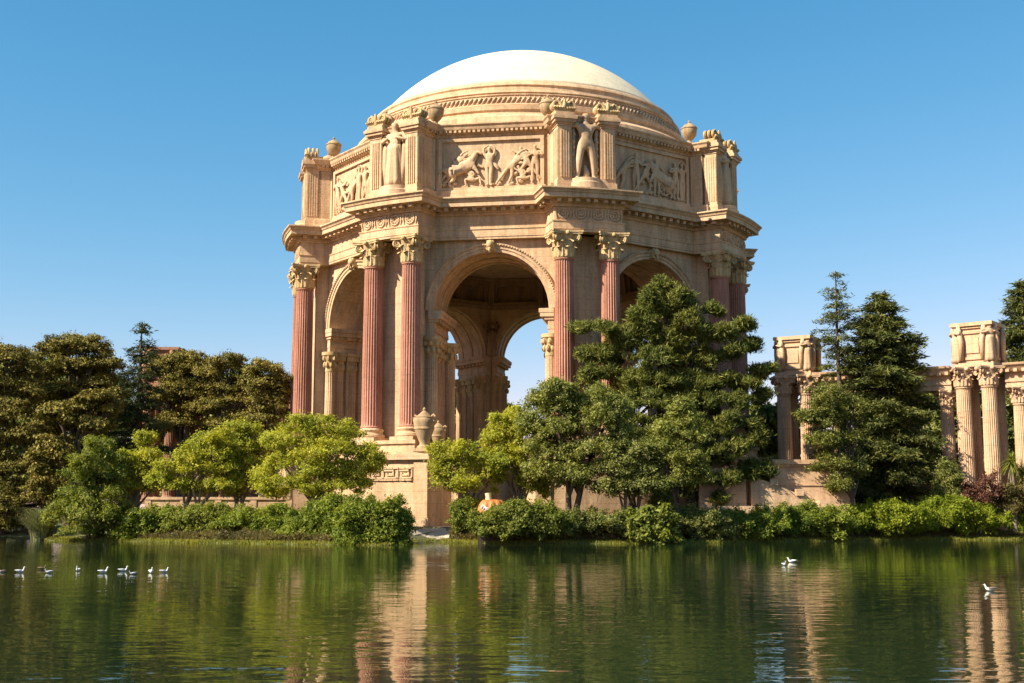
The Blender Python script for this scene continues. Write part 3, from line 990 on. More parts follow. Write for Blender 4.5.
# relief panels
def relief_mesh(comp, seed):
    rng = random.Random(seed)
    mb = MB()
    y = -19.0
    mb.box(-4.3, 4.3, y - 0.02, y + 0.2, Zr(30.0), Zr(34.25))
    for x0, x1, z0, z1 in ((-4.75, 4.75, 29.72, 30.02), (-4.62, 4.62, 34.12, 34.4), (-4.62, -4.3, 30.02, 34.12), (4.3, 4.62, 30.02, 34.12)):
        mb.box(x0, x1, y - 0.22, y + 0.1, Zr(z0), Zr(z1))
    for s in (-1, 1):
        mb.box(s * 5.25 - 0.32, s * 5.25 + 0.32, y - 0.18, y + 0.1, Zr(29.9), Zr(34.5))
    for kind, x, z, sc, flip in comp:
        V, F = HORSE if kind == 'horse' else FIG[kind]
        k_ = sc * 1.14 / (5.6 if kind == 'horse' else 6.1)
        V = V * np.array([1.12, 1, 1]) * k_
        V = np.column_stack([V[:, 0] * (-1 if flip else 1) + x, V[:, 1] * 0.85 + y - 0.22, V[:, 2] + Zr(z)])
        mb.add([tuple(p_) for p_ in V], F)
    for i in range(22):
        mb.ball((rng.uniform(-4.1, 4.1), y - 0.08, Zr(30.05 + rng.random() ** 2.2 * 1.4)), (rng.uniform(.14, .34), .2, rng.uniform(.1, .24)), 7, 5)
    for i in range(4):
        x, z = rng.uniform(-3.9, 3.9), rng.uniform(30.4, 33)
        aa = rng.uniform(0, PI)
        mb.tube([(x, y - 0.1, Zr(z)), (x + .5 * math.cos(aa), y - .2, Zr(z + .4 * math.sin(aa))), (x + 1.0 * math.cos(aa), y - .1, Zr(min(33.5, z + .7 * math.sin(aa))))], [.12, .16, .08], 6)
    return mb.mesh('relief_panel', M['relief'], 60)
C1 = [('horse', -2.75, 30.05, 2.9, False), ('lean', -3.2, 30.5, 2.9, False), ('crouch', -1.6, 30.05, 2.7, True), ('arms', -0.15, 30.05, 3.2, False), ('lean', 1.75, 30.05, 3.3, False), ('run', 3.2, 30.3, 3.1, True), ('fold', 3.85, 30.3, 3.0, False), ('crouch', 2.9, 30.05, 2.6, True)]
C2 = [('fold', -3.6, 30.05, 3.3, False), ('run', -2.5, 30.05, 3.2, True), ('lean', -0.9, 30.05, 3.4, False), ('arms', 0.5, 30.05, 3.4, False), ('bare', 1.6, 30.05, 3.3, False), ('lean', 2.2, 30.05, 3.4, False), ('fold', 3.8, 30.05, 3.2, False)]
C3 = [('lean', -3.5, 30.05, 3.4, False), ('fold', -1.9, 30.05, 3.3, False), ('run', -0.8, 30.05, 3.3, False), ('fold', 0.6, 30.05, 3.3, False), ('horse', 1.4, 30.05, 3.0, True), ('fold', 2.9, 30.05, 3.3, True), ('arms', 3.7, 30.05, 3.3, False)]
rel = [relief_mesh(c, i) for i, c in enumerate((C1, C2, C3))]
# the panel on the right-hand face shows a chariot wheel
t = MB()
t.torus((1.5, -19.25, Zr(30.95)), 0.62, 0.1, 'y', 20, 6)
for i in range(4):
    q = PI * i / 4
    t.tube([(1.5 - .6 * math.cos(q), -19.25, Zr(30.95) - .6 * math.sin(q)), (1.5 + .6 * math.cos(q), -19.25, Zr(30.95) + .6 * math.sin(q))], [.05, .05], 5)
wheel_me = t.mesh('chariot_wheel', M['relief'], 60)
for k, fa in enumerate(FACES):
    o = inst('relief_panel', rel[{7: 0, 6: 1, 0: 2}.get(k, k % 3)], rot, fa)
    if k == 0: inst('chariot_wheel', wheel_me, o)

# attic urns standing at the ends of each attic cornice
def urn_profile(k):
    return [(0.42 * k, 0), (0.42 * k, 0.12 * k), (0.22 * k, 0.25 * k), (0.2 * k, 0.4 * k), (0.42 * k, 0.6 * k), (0.66 * k, 0.95 * k), (0.72 * k, 1.35 * k), (0.7 * k, 1.45 * k), (0.76 * k, 1.5 * k), (0.74 * k, 1.6 * k), (0.6 * k, 1.66 * k), (0.5 * k, 1.85 * k), (0.2 * k, 2.0 * k), (0.1 * k, 2.08 * k), (0.14 * k, 2.2 * k), (0.05 * k, 2.32 * k)]
mb = MB()
mb.lathe(urn_profile(1.0), 24)
au_me = mb.mesh('urn', M['urn'], 40)
for fa in FACES:
    for s in (-1, 1):
        p = face_pt(19.05, s * 4.95, fa)
        inst('urn', au_me, rot, fa, (p[0], p[1], Zr(35.66)))

# --- drum, dome, inner vault
mb = MB()
mb.lathe([(18.2, Zr(35.5)), (18.2, Zr(36.1)), (17.9, Zr(36.15)), (17.75, Zr(36.75)), (17.2, Zr(37.15)), (16.9, Zr(37.2)), (16.85, Zr(37.45)), (17.0, Zr(37.6)), (17.0, Zr(37.95)), (16.6, Zr(38.1)), (16.2, Zr(38.15)), (15.95, Zr(39.35)), (16.1, Zr(39.5)), (16.0, Zr(39.75)), (15.55, Zr(39.85)), (15.5, Zr(40.2)), (15.6, Zr(40.35)), (15.5, Zr(40.55)), (15.25, Zr(40.8)), (14.3, Zr(40.85)), (13.0, Zr(40.8))], 128)
for i in range(230):                         # rope moulding round the drum
    aa = 2 * PI * i / 230
    t = MB()
    t.tube([(-0.2, 0, -0.34), (-0.03, -0.1, -0.1), (0.08, -0.1, 0.12), (0.2, 0, 0.34)], [0.07, 0.115, 0.115, 0.07], 5)
    mb.add([(*rot2((x, y - 16.05), aa), z + Zr(38.75)) for x, y, z in t.v], t.f)
for zz, rr in ((38.28, 16.22), (39.28, 16.02)):
    mb.lathe([(rr - .1, Zr(zz - .08)), (rr + .05, Zr(zz - .06)), (rr + .07, Zr(zz)), (rr + .05, Zr(zz + .06)), (rr - .1, Zr(zz + .08))], 128, cap=False)
mb.build('drum', M['stone'], rot, 35)
mb = MB()
r0, z0, zt = 14.85, 40.82, 48.2
h = zt - z0
RS = (r0 * r0 + h * h) / (2 * h)
zc = zt - RS
pr = []
for i in range(25):
    aa = math.asin((z0 - zc) / RS) + (PI / 2 - math.asin((z0 - zc) / RS)) * i / 24
    pr.append((max(RS * math.cos(aa), 0.01), Zr(zc + RS * math.sin(aa))))
mb.lathe(pr, 128)
mb.build('dome', M['dome'], rot, 179)
# coffered inner vault: eight sides, deep stepped coffers between ribs
mb = MB()
rings = 5
VR = 14.7
def vp(i, j):
    aa = 1.30 * j / rings
    r_ = VR * math.cos(aa)
    q = PHI + i * PI / 8
    if i % 2: r_ *= C8
    return (r_ * math.sin(q), -r_ * math.cos(q), Zr(24.7 + 11.5 * math.sin(aa)))
vs = [vp(i, j) for j in range(rings + 1) for i in range(16)]
mb.add(vs, [(j * 16 + i, j * 16 + (i + 1) % 16, (j + 1) * 16 + (i + 1) % 16, (j + 1) * 16 + i) for j in range(rings) for i in range(16)])
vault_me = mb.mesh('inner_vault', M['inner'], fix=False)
bm = bmesh.new(); bm.from_mesh(vault_me)
bm.normal_update()
cen = Vector((0, 0, Zr(24.7)))
for f in bm.faces:                             # normals to the inside
    if f.normal.dot(f.calc_center_median() - cen) > 0: f.normal_flip()
bm.faces.ensure_lookup_table()
core = list(bm.faces)
for th, dp in ((0.42, 0.0), (0.04, -0.5), (0.35, 0.0), (0.04, -0.4)):
    bmesh.ops.inset_individual(bm, faces=core, thickness=th, depth=dp)
bm.to_mesh(vault_me); bm.free()
inst('inner_vault', vault_me, rot)
mb = MB()
mb.lathe([(4.2, Zr(35.6)), (0.01, Zr(35.75))], 24, cap=False)
mb.sweep(octagon(API)[::-1], [(-0.9, Zr(24.5)), (0.08, Zr(24.5)), (0.14, Zr(24.7)), (0.22, Zr(24.85)), (0.22, Zr(25.05)), (-0.9, Zr(25.1))])
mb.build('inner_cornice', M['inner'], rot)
# drooping figures on top of the inner pier corners
mb = MB()
p = (0, -14.35)
mb.tube([(p[0], p[1], Zr(19.2)), (p[0], p[1] + .05, Zr(20)), (p[0], p[1], Zr(21)), (p[0], p[1] + .1, Zr(21.9)), (p[0], p[1] + .3, Zr(22.4))], [.6, .52, .5, .58, .25], 12)
mb.ball((p[0], p[1] + .35, Zr(22.65)), (.3, .3, .36), 10, 7)
for s in (-1, 1):
    mb.tube([(s * 0.5, -14.3, Zr(21.8)), (s * 0.85, -14.2, Zr(22.5)), (s * 0.5, -14.0, Zr(23.1))], [.18, .16, .14], 7)
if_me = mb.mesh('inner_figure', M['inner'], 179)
for ph in PIERS: inst('inner_figure', if_me, rot, ph)
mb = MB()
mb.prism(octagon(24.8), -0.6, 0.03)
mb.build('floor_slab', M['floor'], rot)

# --- tall urns on the ledges of the pedestal
def big_urn_mesh():
    mb = MB()
    mb.box(-0.55, 0.55, -0.55, 0.55, 0, 0.22)
    mb.lathe([(0.5, 0.22), (0.5, 0.34), (0.32, 0.45), (0.30, 0.6), (0.44, 0.88), (0.60, 1.3), (0.66, 1.5), (0.70, 1.52), (0.70, 1.62), (0.68, 1.66), (0.74, 1.95), (0.75, 2.15), (0.68, 2.28), (0.70, 2.34), (0.52, 2.38), (0.48, 2.46), (0.34, 2.56), (0.18, 2.72), (0.1, 2.78), (0.13, 2.88), (0.04, 3.02)], 32)
    return mb.mesh('stone_urn', M['urn'], 35)
bu_me = big_urn_mesh()
hm_me = []
for s in (-1, 1):
    hm = MB()
    hm.tube([(s * 0.72, 0, 2.0), (s * 0.88, 0, 2.1), (s * 0.9, 0, 2.35), (s * 0.78, 0, 2.5), (s * 0.6, 0, 2.4)], [.07, .08, .08, .08, .06], 7)
    hm_me.append(hm.mesh('handle', M['urn'], 60))
def ped_urn(k, v, y, label, sc=1.2):
    ph = PIERS[k]
    p = rot2((v, y), ph)
    o = bpy.data.objects.new('stone_urn', bu_me)
    COL.objects.link(o)
    o.location = (DX + p[0], DY + p[1], 7.05)
    o.rotation_euler = (0, 0, ph)
    o.scale = (sc, sc, sc)
    tag(o, label, 'urn', 'urns on the rotunda pedestals')
    for me in hm_me: inst('handle', me, o)
ped_urn(7, 4.35, -23.1, 'tall lidded stone urn on the sunlit front corner of the pedestal left of the arch')
p_ = face_pt(18.2, -4.72, PI / 8)
ped_urn(7, 3.95, -20.5, 'second stone urn just inside the arch, behind the urn on the pedestal corner', 0.9)

# ------------------------------------------------------------------ colonnades
COLH0 = 1.9
pcap = capital_mesh(0.64, 1.6, M['peach'], 'capital')
pshaft = shaft_mesh(0.68, 0.59, 10.0, M['peach'])
pbase = base_mesh(0.70, M['peach'], 'base', 0.7)
sshaft = shaft_mesh(0.60, 0.53, 8.8, M['peach'])
scap = capital_mesh(0.55, 1.3, M['peach'], 'capital')
def add_column(root, x, y, z0, big=True, mats=None):
    sh, cp, bs, hs = (pshaft, pcap, pbase, 10.0) if big else (sshaft, scap, pbase, 8.8)
    c = inst('column', sh, root, 0, (x, y, z0 + 0.7))
    inst('capital', cp, c, 0, (0, 0, hs))
    inst('base', bs, c, 0, (0, 0, -0.7))
    return c
MOURN = {}
def mourner(mat, h):
    """draped woman leaning on the rim of the box, head bowed"""
    key = (mat.name, h)
    if key not in MOURN:
        mb = MB()
        V, F = FIG['fold']
        k_ = (h - .15) / 6.1
        V = V * np.array([1.25, 1.2, 1.0]) * k_
        mb.add([tuple(q) for q in V], F)
        robe(mb, 6.1 * k_, 20)
        for sg in (-1, 1):
            mb.tube([(sg * .8 * k_, 0, 5.2 * k_), (sg * 1.1 * k_, .1, 3.0 * k_), (sg * 1.0 * k_, .1, .2)], [.3 * k_, .4 * k_, .3 * k_], 7)
        MOURN[key] = mb.mesh('mourning_figure', mat, 179)
    return MOURN[key]
def planter_box(root, x, y, z, w, h, mat):
    """square box on four columns with sunk panels and a drooping figure at each corner"""
    mb = MB().place(x, y, z)
    W = w / 2
    mb.box(-W - .25, W + .25, -W - .25, W + .25, 0, .35)
    mb.box(-W, W, -W, W, .35, h - .5)
    for aa in (0, PI / 2, PI, 3 * PI / 2):
        t = MB()
        for x0, x1, z0, z1 in ((-W * .74, W * .74, .6, .82), (-W * .74, W * .74, h - .95, h - .75), (-W * .74, -W * .60, .82, h - .95), (W * .60, W * .74, .82, h - .95)):
            t.box(x0, x1, -W - .12, -W + .05, z0, z1)
        t.box(-W * .36, W * .36, -W - .09, -W + .05, 1.15, h - 1.3)
        mb.add([(*rot2((p_[0], p_[1]), aa), p_[2]) for p_ in t.v], t.f)
    mb.box(-W - .15, W + .15, -W - .15, W + .15, h - .5, h - .3)
    mb.box(-W - .3, W + .3, -W - .3, W + .3, h - .3, h)
    b_ = mb.build('planter_box', mat, root)
    for aa in (PI / 4, 3 * PI / 4, 5 * PI / 4, 7 * PI / 4):
        p_ = rot2((0, -W * 1.36), aa)
        f = inst('mourning_figure', mourner(mat, h), b_, aa, (x + p_[0], y + p_[1], z + .35))
    return b_
def entab(root, pts, mat, z0=12.4, z1=14.4, half=0.95):
    """an entablature over a row of columns, swept both sides"""
    mb = MB()
    k = (z1 - z0) / 2.2
    prof = [(half * .9, z0), (half * .9, z0 + .45 * k), (half, z0 + .5 * k), (half, z0 + .8 * k), (half * .85, z0 + .85 * k), (half * .85, z0 + 1.35 * k), (half * 1.25, z0 + 1.45 * k), (half * 1.5, z0 + 1.8 * k), (half * 1.7, z0 + 2.0 * k), (half * 1.75, z1)]
    full = prof + [(-o, z) for o, z in prof[::-1]]
    mb.sweep(pts, full + [full[0]], closed=False)
    for x, y, aa in along(pts, 0.62, False, .3):
        nx, ny = math.sin(aa), -math.cos(aa)
        mb.obox((x + nx * half * 1.2, y + ny * half * 1.2, z0 + 1.38 * k), (.28, .5, .26), aa)
    return mb.build('entablature', mat, root)

def pavilion(root, x, y, a_, mats, z0=COLH0, boxw=2.9, boxh=3.75):
    e = inst('column_cluster', MB().box(-2.15, 2.15, -2.15, 2.15, -1.2, 0).mesh('cluster_plinth', mats), root, a_, (x, y, z0))
    for sx in (-1, 1):
        for sy in (-1, 1):
            p_ = rot2((sx * 1.06, sy * 1.06), a_)
            add_column(root, x + p_[0], y + p_[1], z0)
    bo = planter_box(root, 0, 0, 0, boxw, boxh, mats)
    bo.location = (x, y, z0 + 0.7 + 10.0 + 1.6 + 0.02)
    bo.rotation_euler = (0, 0, a_)
    return bo
def world_xy(px, Y):
    v = at(px, 400, Y)
    return v[0], v[1]
cr = empty('colonnade', (42, 115, 0))
tag(cr, 'long peach stone colonnade right of the rotunda with planter boxes on fluted column clusters', 'colonnade')
OX, OY = 42, 115
x2, y2 = world_xy(981, 105.0)
x1, y1 = world_xy(799, 112.0)
pavilion(cr, x2 - OX, y2 - OY, rad(-38), M['peach'])
pavilion(cr, x1 - OX, y1 - OY, rad(-30), M['peach'], boxw=2.8, boxh=3.55)
d12 = np.array([x1 - x2, y1 - y2]); L12 = np.linalg.norm(d12); d12 /= L12
pA = np.array([x2 - OX, y2 - OY])
dR = np.array([math.cos(rad(-33)), math.sin(rad(-33))])
entab(cr, [tuple(pA + d12 * (L12 - 1.6)), tuple(pA + d12 * 2.2)], M['peach'])
entab(cr, [tuple(pA + dR * 2.2), tuple(pA + dR * 16)], M['peach'])
for s in np.arange(2.75, L12 - 2.2, 3.1):
    q = pA + d12 * s
    add_column(cr, q[0], q[1], 1.6, False)
for s in np.arange(3.1, 16, 3.1):
    q = pA + dR * s
    add_column(cr, q[0], q[1], 1.6, False)
# plinth wall behind the columns
mb = MB()
mb.sweep([tuple(pA + d12 * (L12 + 7)), tuple(pA + d12 * .5), tuple(pA + dR * 18)], [(-3.2, 0.5), (-2.6, 0.5), (-2.6, 4.5), (-2.4, 4.6), (-2.4, 5.0), (-3.2, 5.0)], closed=False)
mb.build('rear_wall', M['peach'], cr)

# left colonnade, mostly behind the trees
cl = empty('colonnade', (-34, 133, 0))
tag(cl, 'reddish stone colonnade glimpsed behind the dark trees left of the rotunda', 'colonnade')
xl, yl = world_xy(164, 132.5)
pl = np.array([xl + 34, yl - 133])
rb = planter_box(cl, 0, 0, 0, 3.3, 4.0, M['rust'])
rb.location = (pl[0], pl[1], 15.45)
rsh, rcp, rbs = [me.copy() for me in (pshaft, pcap, pbase)]
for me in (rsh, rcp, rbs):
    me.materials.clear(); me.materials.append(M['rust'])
dL = np.array([math.cos(rad(5)), math.sin(rad(5))])
for sx in (-1, 1):
    for sy in (-1, 1):
        c = inst('column', rsh, cl, 0, (pl[0] + sx * 1.2, pl[1] + sy * 1.2, 3.6))
        inst('capital', rcp, c, 0, (0, 0, 10.2)); inst('base', rbs, c, 0, (0, 0, -0.7))
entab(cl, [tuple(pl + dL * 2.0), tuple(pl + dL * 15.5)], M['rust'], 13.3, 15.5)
for s in np.arange(3.5, 15.4, 3.2):
    q = pl + dL * s
    c = inst('column', rsh, cl, 0, (q[0], q[1], 1.7 + .7)); c.scale = (.95, .95, .92)
    inst('capital', rcp, c, 0, (0, 0, 10.2)); inst('base', rbs, c, 0, (0, 0, -0.7))
mb = MB()
mb.obox((pl[0] + 8, pl[1] + 3.2, 0.5), (17, 0.6, 9.0), rad(5))
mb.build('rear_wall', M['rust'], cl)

# terrace wall with stepped buttress, in front of the nearer pavilion
tw = empty('terrace_wall', (*world_xy(800, 99.6), 1.0))
tag(tw, 'sunlit peach terrace wall with a sloping stepped coping beside the tall pine', 'wall')
mb = MB()
mb.box(-4.6, 4.0, -0.4, 0.6, -0.6, 4.75)
mb.box(-4.75, 4.15, -0.6, 0.8, 4.75, 4.95)
mb.box(-4.9, 4.3, -0.75, 0.95, 4.95, 5.3)
mb.box(-4.6, 4.0, -0.48, -0.35, 3.25, 3.35)
mb.build('upper_wall', M['peach'], tw)
mb = MB()
pts = [(-4.4, 3.9), (-3.2, 3.6), (-1.2, 2.8), (0.4, 2.0), (2.2, 1.2)]
for (xa, za), (xb, zb) in zip(pts[:-1], pts[1:]):
    mb.add([(xa, -1.6, -.6), (xb, -1.6, -.6), (xb, -1.6, zb), (xa, -1.6, za), (xa, -.47, -.6), (xb, -.47, -.6), (xb, -.47, zb), (xa, -.47, za)], [(0, 1, 2, 3), (4, 7, 6, 5), (3, 2, 6, 7), (0, 3, 7, 4), (1, 5, 6, 2)])
for x_, z_ in ((-2.6, 3.55), (-0.6, 2.75), (1.2, 1.85)):
    mb.box(x_ - .3, x_ + .3, -1.75, -.5, z_ - .3, z_ + .22)
mb.build('stepped_coping', M['peach'], tw)
mb = MB()
mb.box(-8.4, -4.7, -1.2, 1.0, -.6, 4.2)
mb.box(-8.6, -4.62, -1.4, 1.2, 4.2, 4.6)
mb.box(-6.9, -3.6, -2.2, -1.25, -0.2, 1.65)
mb.build('end_block', M['peach'], tw)
mb = MB()
vs = []
for i in range(9):
    t_ = i / 8
    vs.append((-4.6 + 1.3 * t_, 5.3 + 2.6 * (1 - math.sin(t_ * PI / 2))))
poly = [(-5.6, 5.3), (-5.6, 7.9)] + vs + [(-3.2, 5.3)]
mb.add([(x_, -.4, z_) for x_, z_ in poly] + [(x_, .5, z_) for x_, z_ in poly], [tuple(range(len(poly))), tuple(range(len(poly), 2 * len(poly)))[::-1]] + [(i, (i + 1) % len(poly), (i + 1) % len(poly) + len(poly), i + len(poly)) for i in range(len(poly))])
mb.build('scroll_end', M['peach'], tw)

# low garden walls seen under the trees round the rotunda
def low_wall(px0, px1, Y, h, label, mat):
    xa, _ = world_xy(px0, Y); xb, _ = world_xy(px1, Y)
    mb = MB()
    L = xb - xa
    mb.box(0, L, -.3, .3, -.5, h)
    mb.box(-.08, L + .08, -.42, .42, h, h + .22)
    for i in range(int(L // 3) + 1):
        mb.box(i * 3, i * 3 + .5, -.38, .38, -.5, h - 0.003)
    o = mb.build('garden_wall', mat)
    o.location = (xa, Y, 1.0)
    return tag(o, label, 'wall')
low_wall(150, 292, 106.5, 2.2, 'low tan garden wall under the yellow-green trees left of the rotunda', M['stone'])

# ------------------------------------------------------------------ vegetation
def quads_mesh(name, P, mat):
    """P: (n,4,3) leaf quads"""
    n = len(P)
    me = bpy.data.meshes.new(name)
    me.vertices.add(n * 4)
    me.vertices.foreach_set('co', P.reshape(-1).astype(np.float32))
    me.loops.add(n * 4)
    me.loops.foreach_set('vertex_index', np.arange(n * 4, dtype=np.int32))
    me.polygons.add(n)
    me.polygons.foreach_set('loop_start', np.arange(0, n * 4, 4, dtype=np.int32))
    me.update(calc_edges=True)
    me.materials.append(mat)
    return me

def unit(v):
    return v / (np.linalg.norm(v, axis=-1, keepdims=True) + 1e-9)

def make_leaves(rng, C, Dn, L, W, k=1.0, tang=None):
    n = len(C)
    nn = unit(Dn * k + rng.normal(size=(n, 3)) * 0.6)
    t = rng.normal(size=(n, 3)) if tang is None else tang + rng.normal(size=(n, 3)) * 0.35
    t = unit(t - nn * np.sum(t * nn, 1, keepdims=True))
    b = np.cross(nn, t)
    s = 0.55 + 0.95 * rng.random((n, 1)) ** 1.6
    L = L * s; W = W * s
    return np.stack([C - t * L, C + b * W - t * L * 0.1, C + t * L, C - b * W - t * L * 0.1], 1)

def lobe_clumps(rng, lobe, dens, low=-0.55):
    """clump centres over one ellipsoid lobe: (c, r)"""
    c, r = np.array(lobe[:3]), np.array(lobe[3:6])
    area = 4 * PI * ((r[0] * r[1]) ** 1.6 / 3 + (r[0] * r[2]) ** 1.6 / 3 + (r[1] * r[2]) ** 1.6 / 3) ** (1 / 1.6)
    n = max(6, int(area * dens))
    d = unit(rng.normal(size=(n, 3)))
    d[:, 2] = np.where(d[:, 2] < low, -d[:, 2] * 0.6, d[:, 2])
    d = unit(d)
    f = 1 - 0.45 * rng.random((n, 1)) ** 2
    return c + d * r * f, d

def foliage(seed, lobes, mat, leaf=0.2, aspect=0.5, clump=0.42, per=26, dens=2.6, style='leaf', low=-0.55, flat=0.7, name='crown'):
    rng = np.random.default_rng(seed)
    out = []
    for lb in lobes:
        cc, dd = lobe_clumps(rng, lb, dens, low)
        n = len(cc)
        sz = clump * rng.uniform(0.6, 1.3, (n, 1, 1))
        off = rng.normal(size=(n, per, 3)) * np.array([1, 1, flat]) * sz * 0.6
        C = (cc[:, None, :] + off).reshape(-1, 3)
        D = np.repeat(dd, per, 0)
        if style == 'needle':
            tg = unit(off.reshape(-1, 3) + D * 0.3 + np.array([0, 0, 0.35]))
            out.append(make_leaves(rng, C, rng.normal(size=C.shape), leaf, leaf * aspect, 1.0, tg * 1.2))
        elif style == 'spray':
            tg = unit(D * np.array([1, 1, 0.1]) + np.array([0, 0, -0.25]))
            out.append(make_leaves(rng, C, np.array([0, 0, 1.0]) + D * 0.3, leaf, leaf * aspect, 1.0, tg))
        else:
            out.append(make_leaves(rng, C, D + np.array([0, 0, 0.5]), leaf, leaf * aspect, 0.9))
    return quads_mesh(name, np.concatenate(out), mat)

def px_lobes(Y, items, depth=0.85, seed=0, back=True):
    """crown lobes from their place in the view: (px, py, rx, rz[, dy]) with rx, rz in pixels at distance Y; each gets a
    neighbour further back so that the crown is as deep as it is wide"""
    rng = random.Random(seed)
    out = []
    xs_ = [i[0] for i in items]
    mid, half = (min(xs_) + max(xs_)) / 2, max(12.0, (max(xs_) - min(xs_)) / 2)
    for it in items:
        px, py, rx, rz = it[:4]
        bulge = math.sqrt(max(0.05, 1 - ((px - mid) / (half * 1.15)) ** 2)) * half / ppm(Y) * depth
        dy = it[4] if len(it) > 4 else -bulge * rng.uniform(0.25, 0.8)
        p = at(px, py, Y + dy)
        s = (Y + dy) / FPX
        out.append((p[0], p[1], p[2], rx * s, (rx + rz) / 2 * s, rz * s))
        if back and rng.random() < 0.8:
            q = at(px, py, Y)
            out.append((q[0] + rng.uniform(-.6, .6), Y + bulge * rng.uniform(0.3, 0.85), q[2] - 0.3 * rng.random(), rx * s, (rx + rz) / 2 * s, rz * s))
    return out

def break_up(lobes, n, k, seed, shrink=.86):
    """small uneven lobes set on the upper and outer side of each lobe"""
    rng = np.random.default_rng(seed)
    out = []
    for l in lobes:
        c, r = np.array(l[:3]), np.array(l[3:6])
        out.append((*c, *(r * shrink)))
        for _ in range(n):
            d = unit(rng.normal(size=3) + np.array([0, -.3, .45]))
            q = c + d * r * rng.uniform(.75, 1.08)
            kk = r * k * rng.uniform(.6, 1.35)
            out.append((*q, kk[0], kk[1], max(kk[2], kk[0] * .7)))
    return out

def shift(lobes, b):
    return [(l[0] - b[0], l[1] - b[1], l[2] - b[2], l[3], l[4], l[5]) for l in lobes]

def tree(name, label, cat, basepx, Y, lobes, mat, bark, tr=0.28, seed=1, group=None, limbs=8, fork=0.35, stems=1, brk=(5, .38), **kw):
    bx, _ = world_xy(basepx, Y)
    gz = ground_z(bx, Y) - 0.15
    root = empty(name, (bx, Y, gz))
    tag(root, label, cat, group)
    lb = shift(lobes, (bx, Y, gz))
    fl = break_up(lb, brk[0], brk[1], seed) if brk else lb
    o = bpy.data.objects.new('crown', foliage(seed, fl, mat, **kw))
    COL.objects.link(o); o.parent = root
    rng = random.Random(seed)
    mb = MB()
    order = sorted(lb, key=lambda l: -l[3] * l[5])[:limbs]
    top = np.array(max(lb, key=lambda l: l[2])[:3])
    for st in range(stems):
        dx = 0 if stems == 1 else (st - (stems - 1) / 2) * 0.9
        hh = top[2] * fork
        pts = [np.array((dx * .6, 0, 0)), np.array((dx * .8 + rng.uniform(-.2, .2), rng.uniform(-.2, .2), hh * .5)), np.array((dx + rng.uniform(-.3, .3), rng.uniform(-.2, .3), hh))]
        mb.tube(pts, [tr * 1.35, tr, tr * .85], 9)
        for i, l in enumerate(order):
            if i % stems != st: continue
            e = np.array(l[:3]) + np.array((0, 0, -l[5] * .2))
            m1 = pts[2] * 0.55 + e * 0.45 + np.array((rng.uniform(-.4, .4), rng.uniform(-.4, .4), rng.uniform(0.1, .6)))
            mb.tube([pts[2] - np.array((0, 0, .25)), m1, e], [tr * .7, tr * .42, tr * .12], 6)
            for j in range(3):
                e2 = np.array(l[:3]) + np.array([rng.uniform(-.7, .7) * l[3], rng.uniform(-.7, .7) * l[4], rng.uniform(-.3, .7) * l[5]])
                mb.tube([m1 * .4 + e * .6, (m1 + e + e2) / 3 + np.array((0, 0, .15)), e2], [tr * .26, tr * .17, tr * .05], 5)
    mb.build('trunk', bark, root, 60)
    return root

LT = 'leafy trees along the lagoon bank'
# dark olive-brown trees at the left
OL = dict(leaf=0.11, aspect=0.5, clump=0.42, per=42, dens=2.3, low=-0.02, flat=0.5, brk=(3, .36))
def olive(label, basepx, Y, items, seed, **kw):
    d = dict(OL); d.update(kw)
    return tree('olive_tree', label, 'tree', basepx, Y, px_lobes(Y, items, 0.8, seed), M['olive'], M['bark'], 0.42, seed, 'olive-brown trees left of the rotunda', 12, 0.4, **d)
olive('broad olive-brown tree at the left edge of the photo with drooping clumps', 2, 113, [(8, 360, 24, 17), (-18, 356, 22, 18), (28, 372, 16, 13), (0, 385, 24, 14), (30, 375, 20, 14, 4), (10, 400, 24, 16, 4), (30, 393, 16, 12), (-22, 392, 20, 16), (12, 412, 22, 14), (-10, 425, 24, 16), (14, 440, 20, 14), (-8, 458, 20, 16), (12, 470, 20, 14), (-4, 490, 22, 16), (16, 500, 16, 14)], 11)
olive('tallest rounded olive-brown tree, its flat-topped crown left of the dark conifer', 78, 119, [(70, 345, 26, 12), (52, 352, 18, 12), (92, 352, 22, 13), (60, 375, 24, 14, 3), (95, 378, 22, 14, 3), (75, 395, 26, 14, 3), (110, 395, 18, 14, 3), (60, 430, 24, 14, 3), (108, 366, 14, 12), (40, 372, 16, 11), (75, 366, 22, 10), (100, 385, 18, 12), (60, 392, 22, 12), (84, 405, 20, 12), (40, 405, 16, 12), (104, 412, 16, 14), (66, 425, 22, 12), (94, 436, 18, 14), (44, 440, 18, 14), (70, 455, 22, 14)], 12)
olive('smaller olive tree with bright rounded crowns below the tallest olive tree', 75, 107, [(95, 400, 19, 12), (108, 410, 12, 10), (84, 408, 12, 10), (60, 412, 17, 11), (46, 418, 10, 9), (70, 420, 10, 8), (50, 447, 15, 11), (40, 458, 11, 13), (60, 456, 11, 12), (95, 425, 14, 8), (44, 472, 8, 8)], 13, dens=2.6, leaf=.15)
olive('olive-brown tree directly behind the tall dark blue-green conifer', 185, 128, [(180, 362, 22, 12), (160, 372, 18, 13), (200, 372, 18, 13), (205, 388, 16, 13), (185, 395, 20, 13), (165, 400, 18, 14), (200, 410, 16, 14), (180, 425, 20, 14), (160, 430, 16, 14)], 14)
olive('rounded olive-brown tree second from the red column', 230, 124, [(226, 366, 19, 12), (212, 376, 14, 11), (240, 374, 14, 11), (250, 386, 13, 13), (222, 388, 17, 11), (236, 402, 18, 13), (215, 408, 16, 13), (230, 424, 18, 13), (248, 415, 12, 12)], 15)
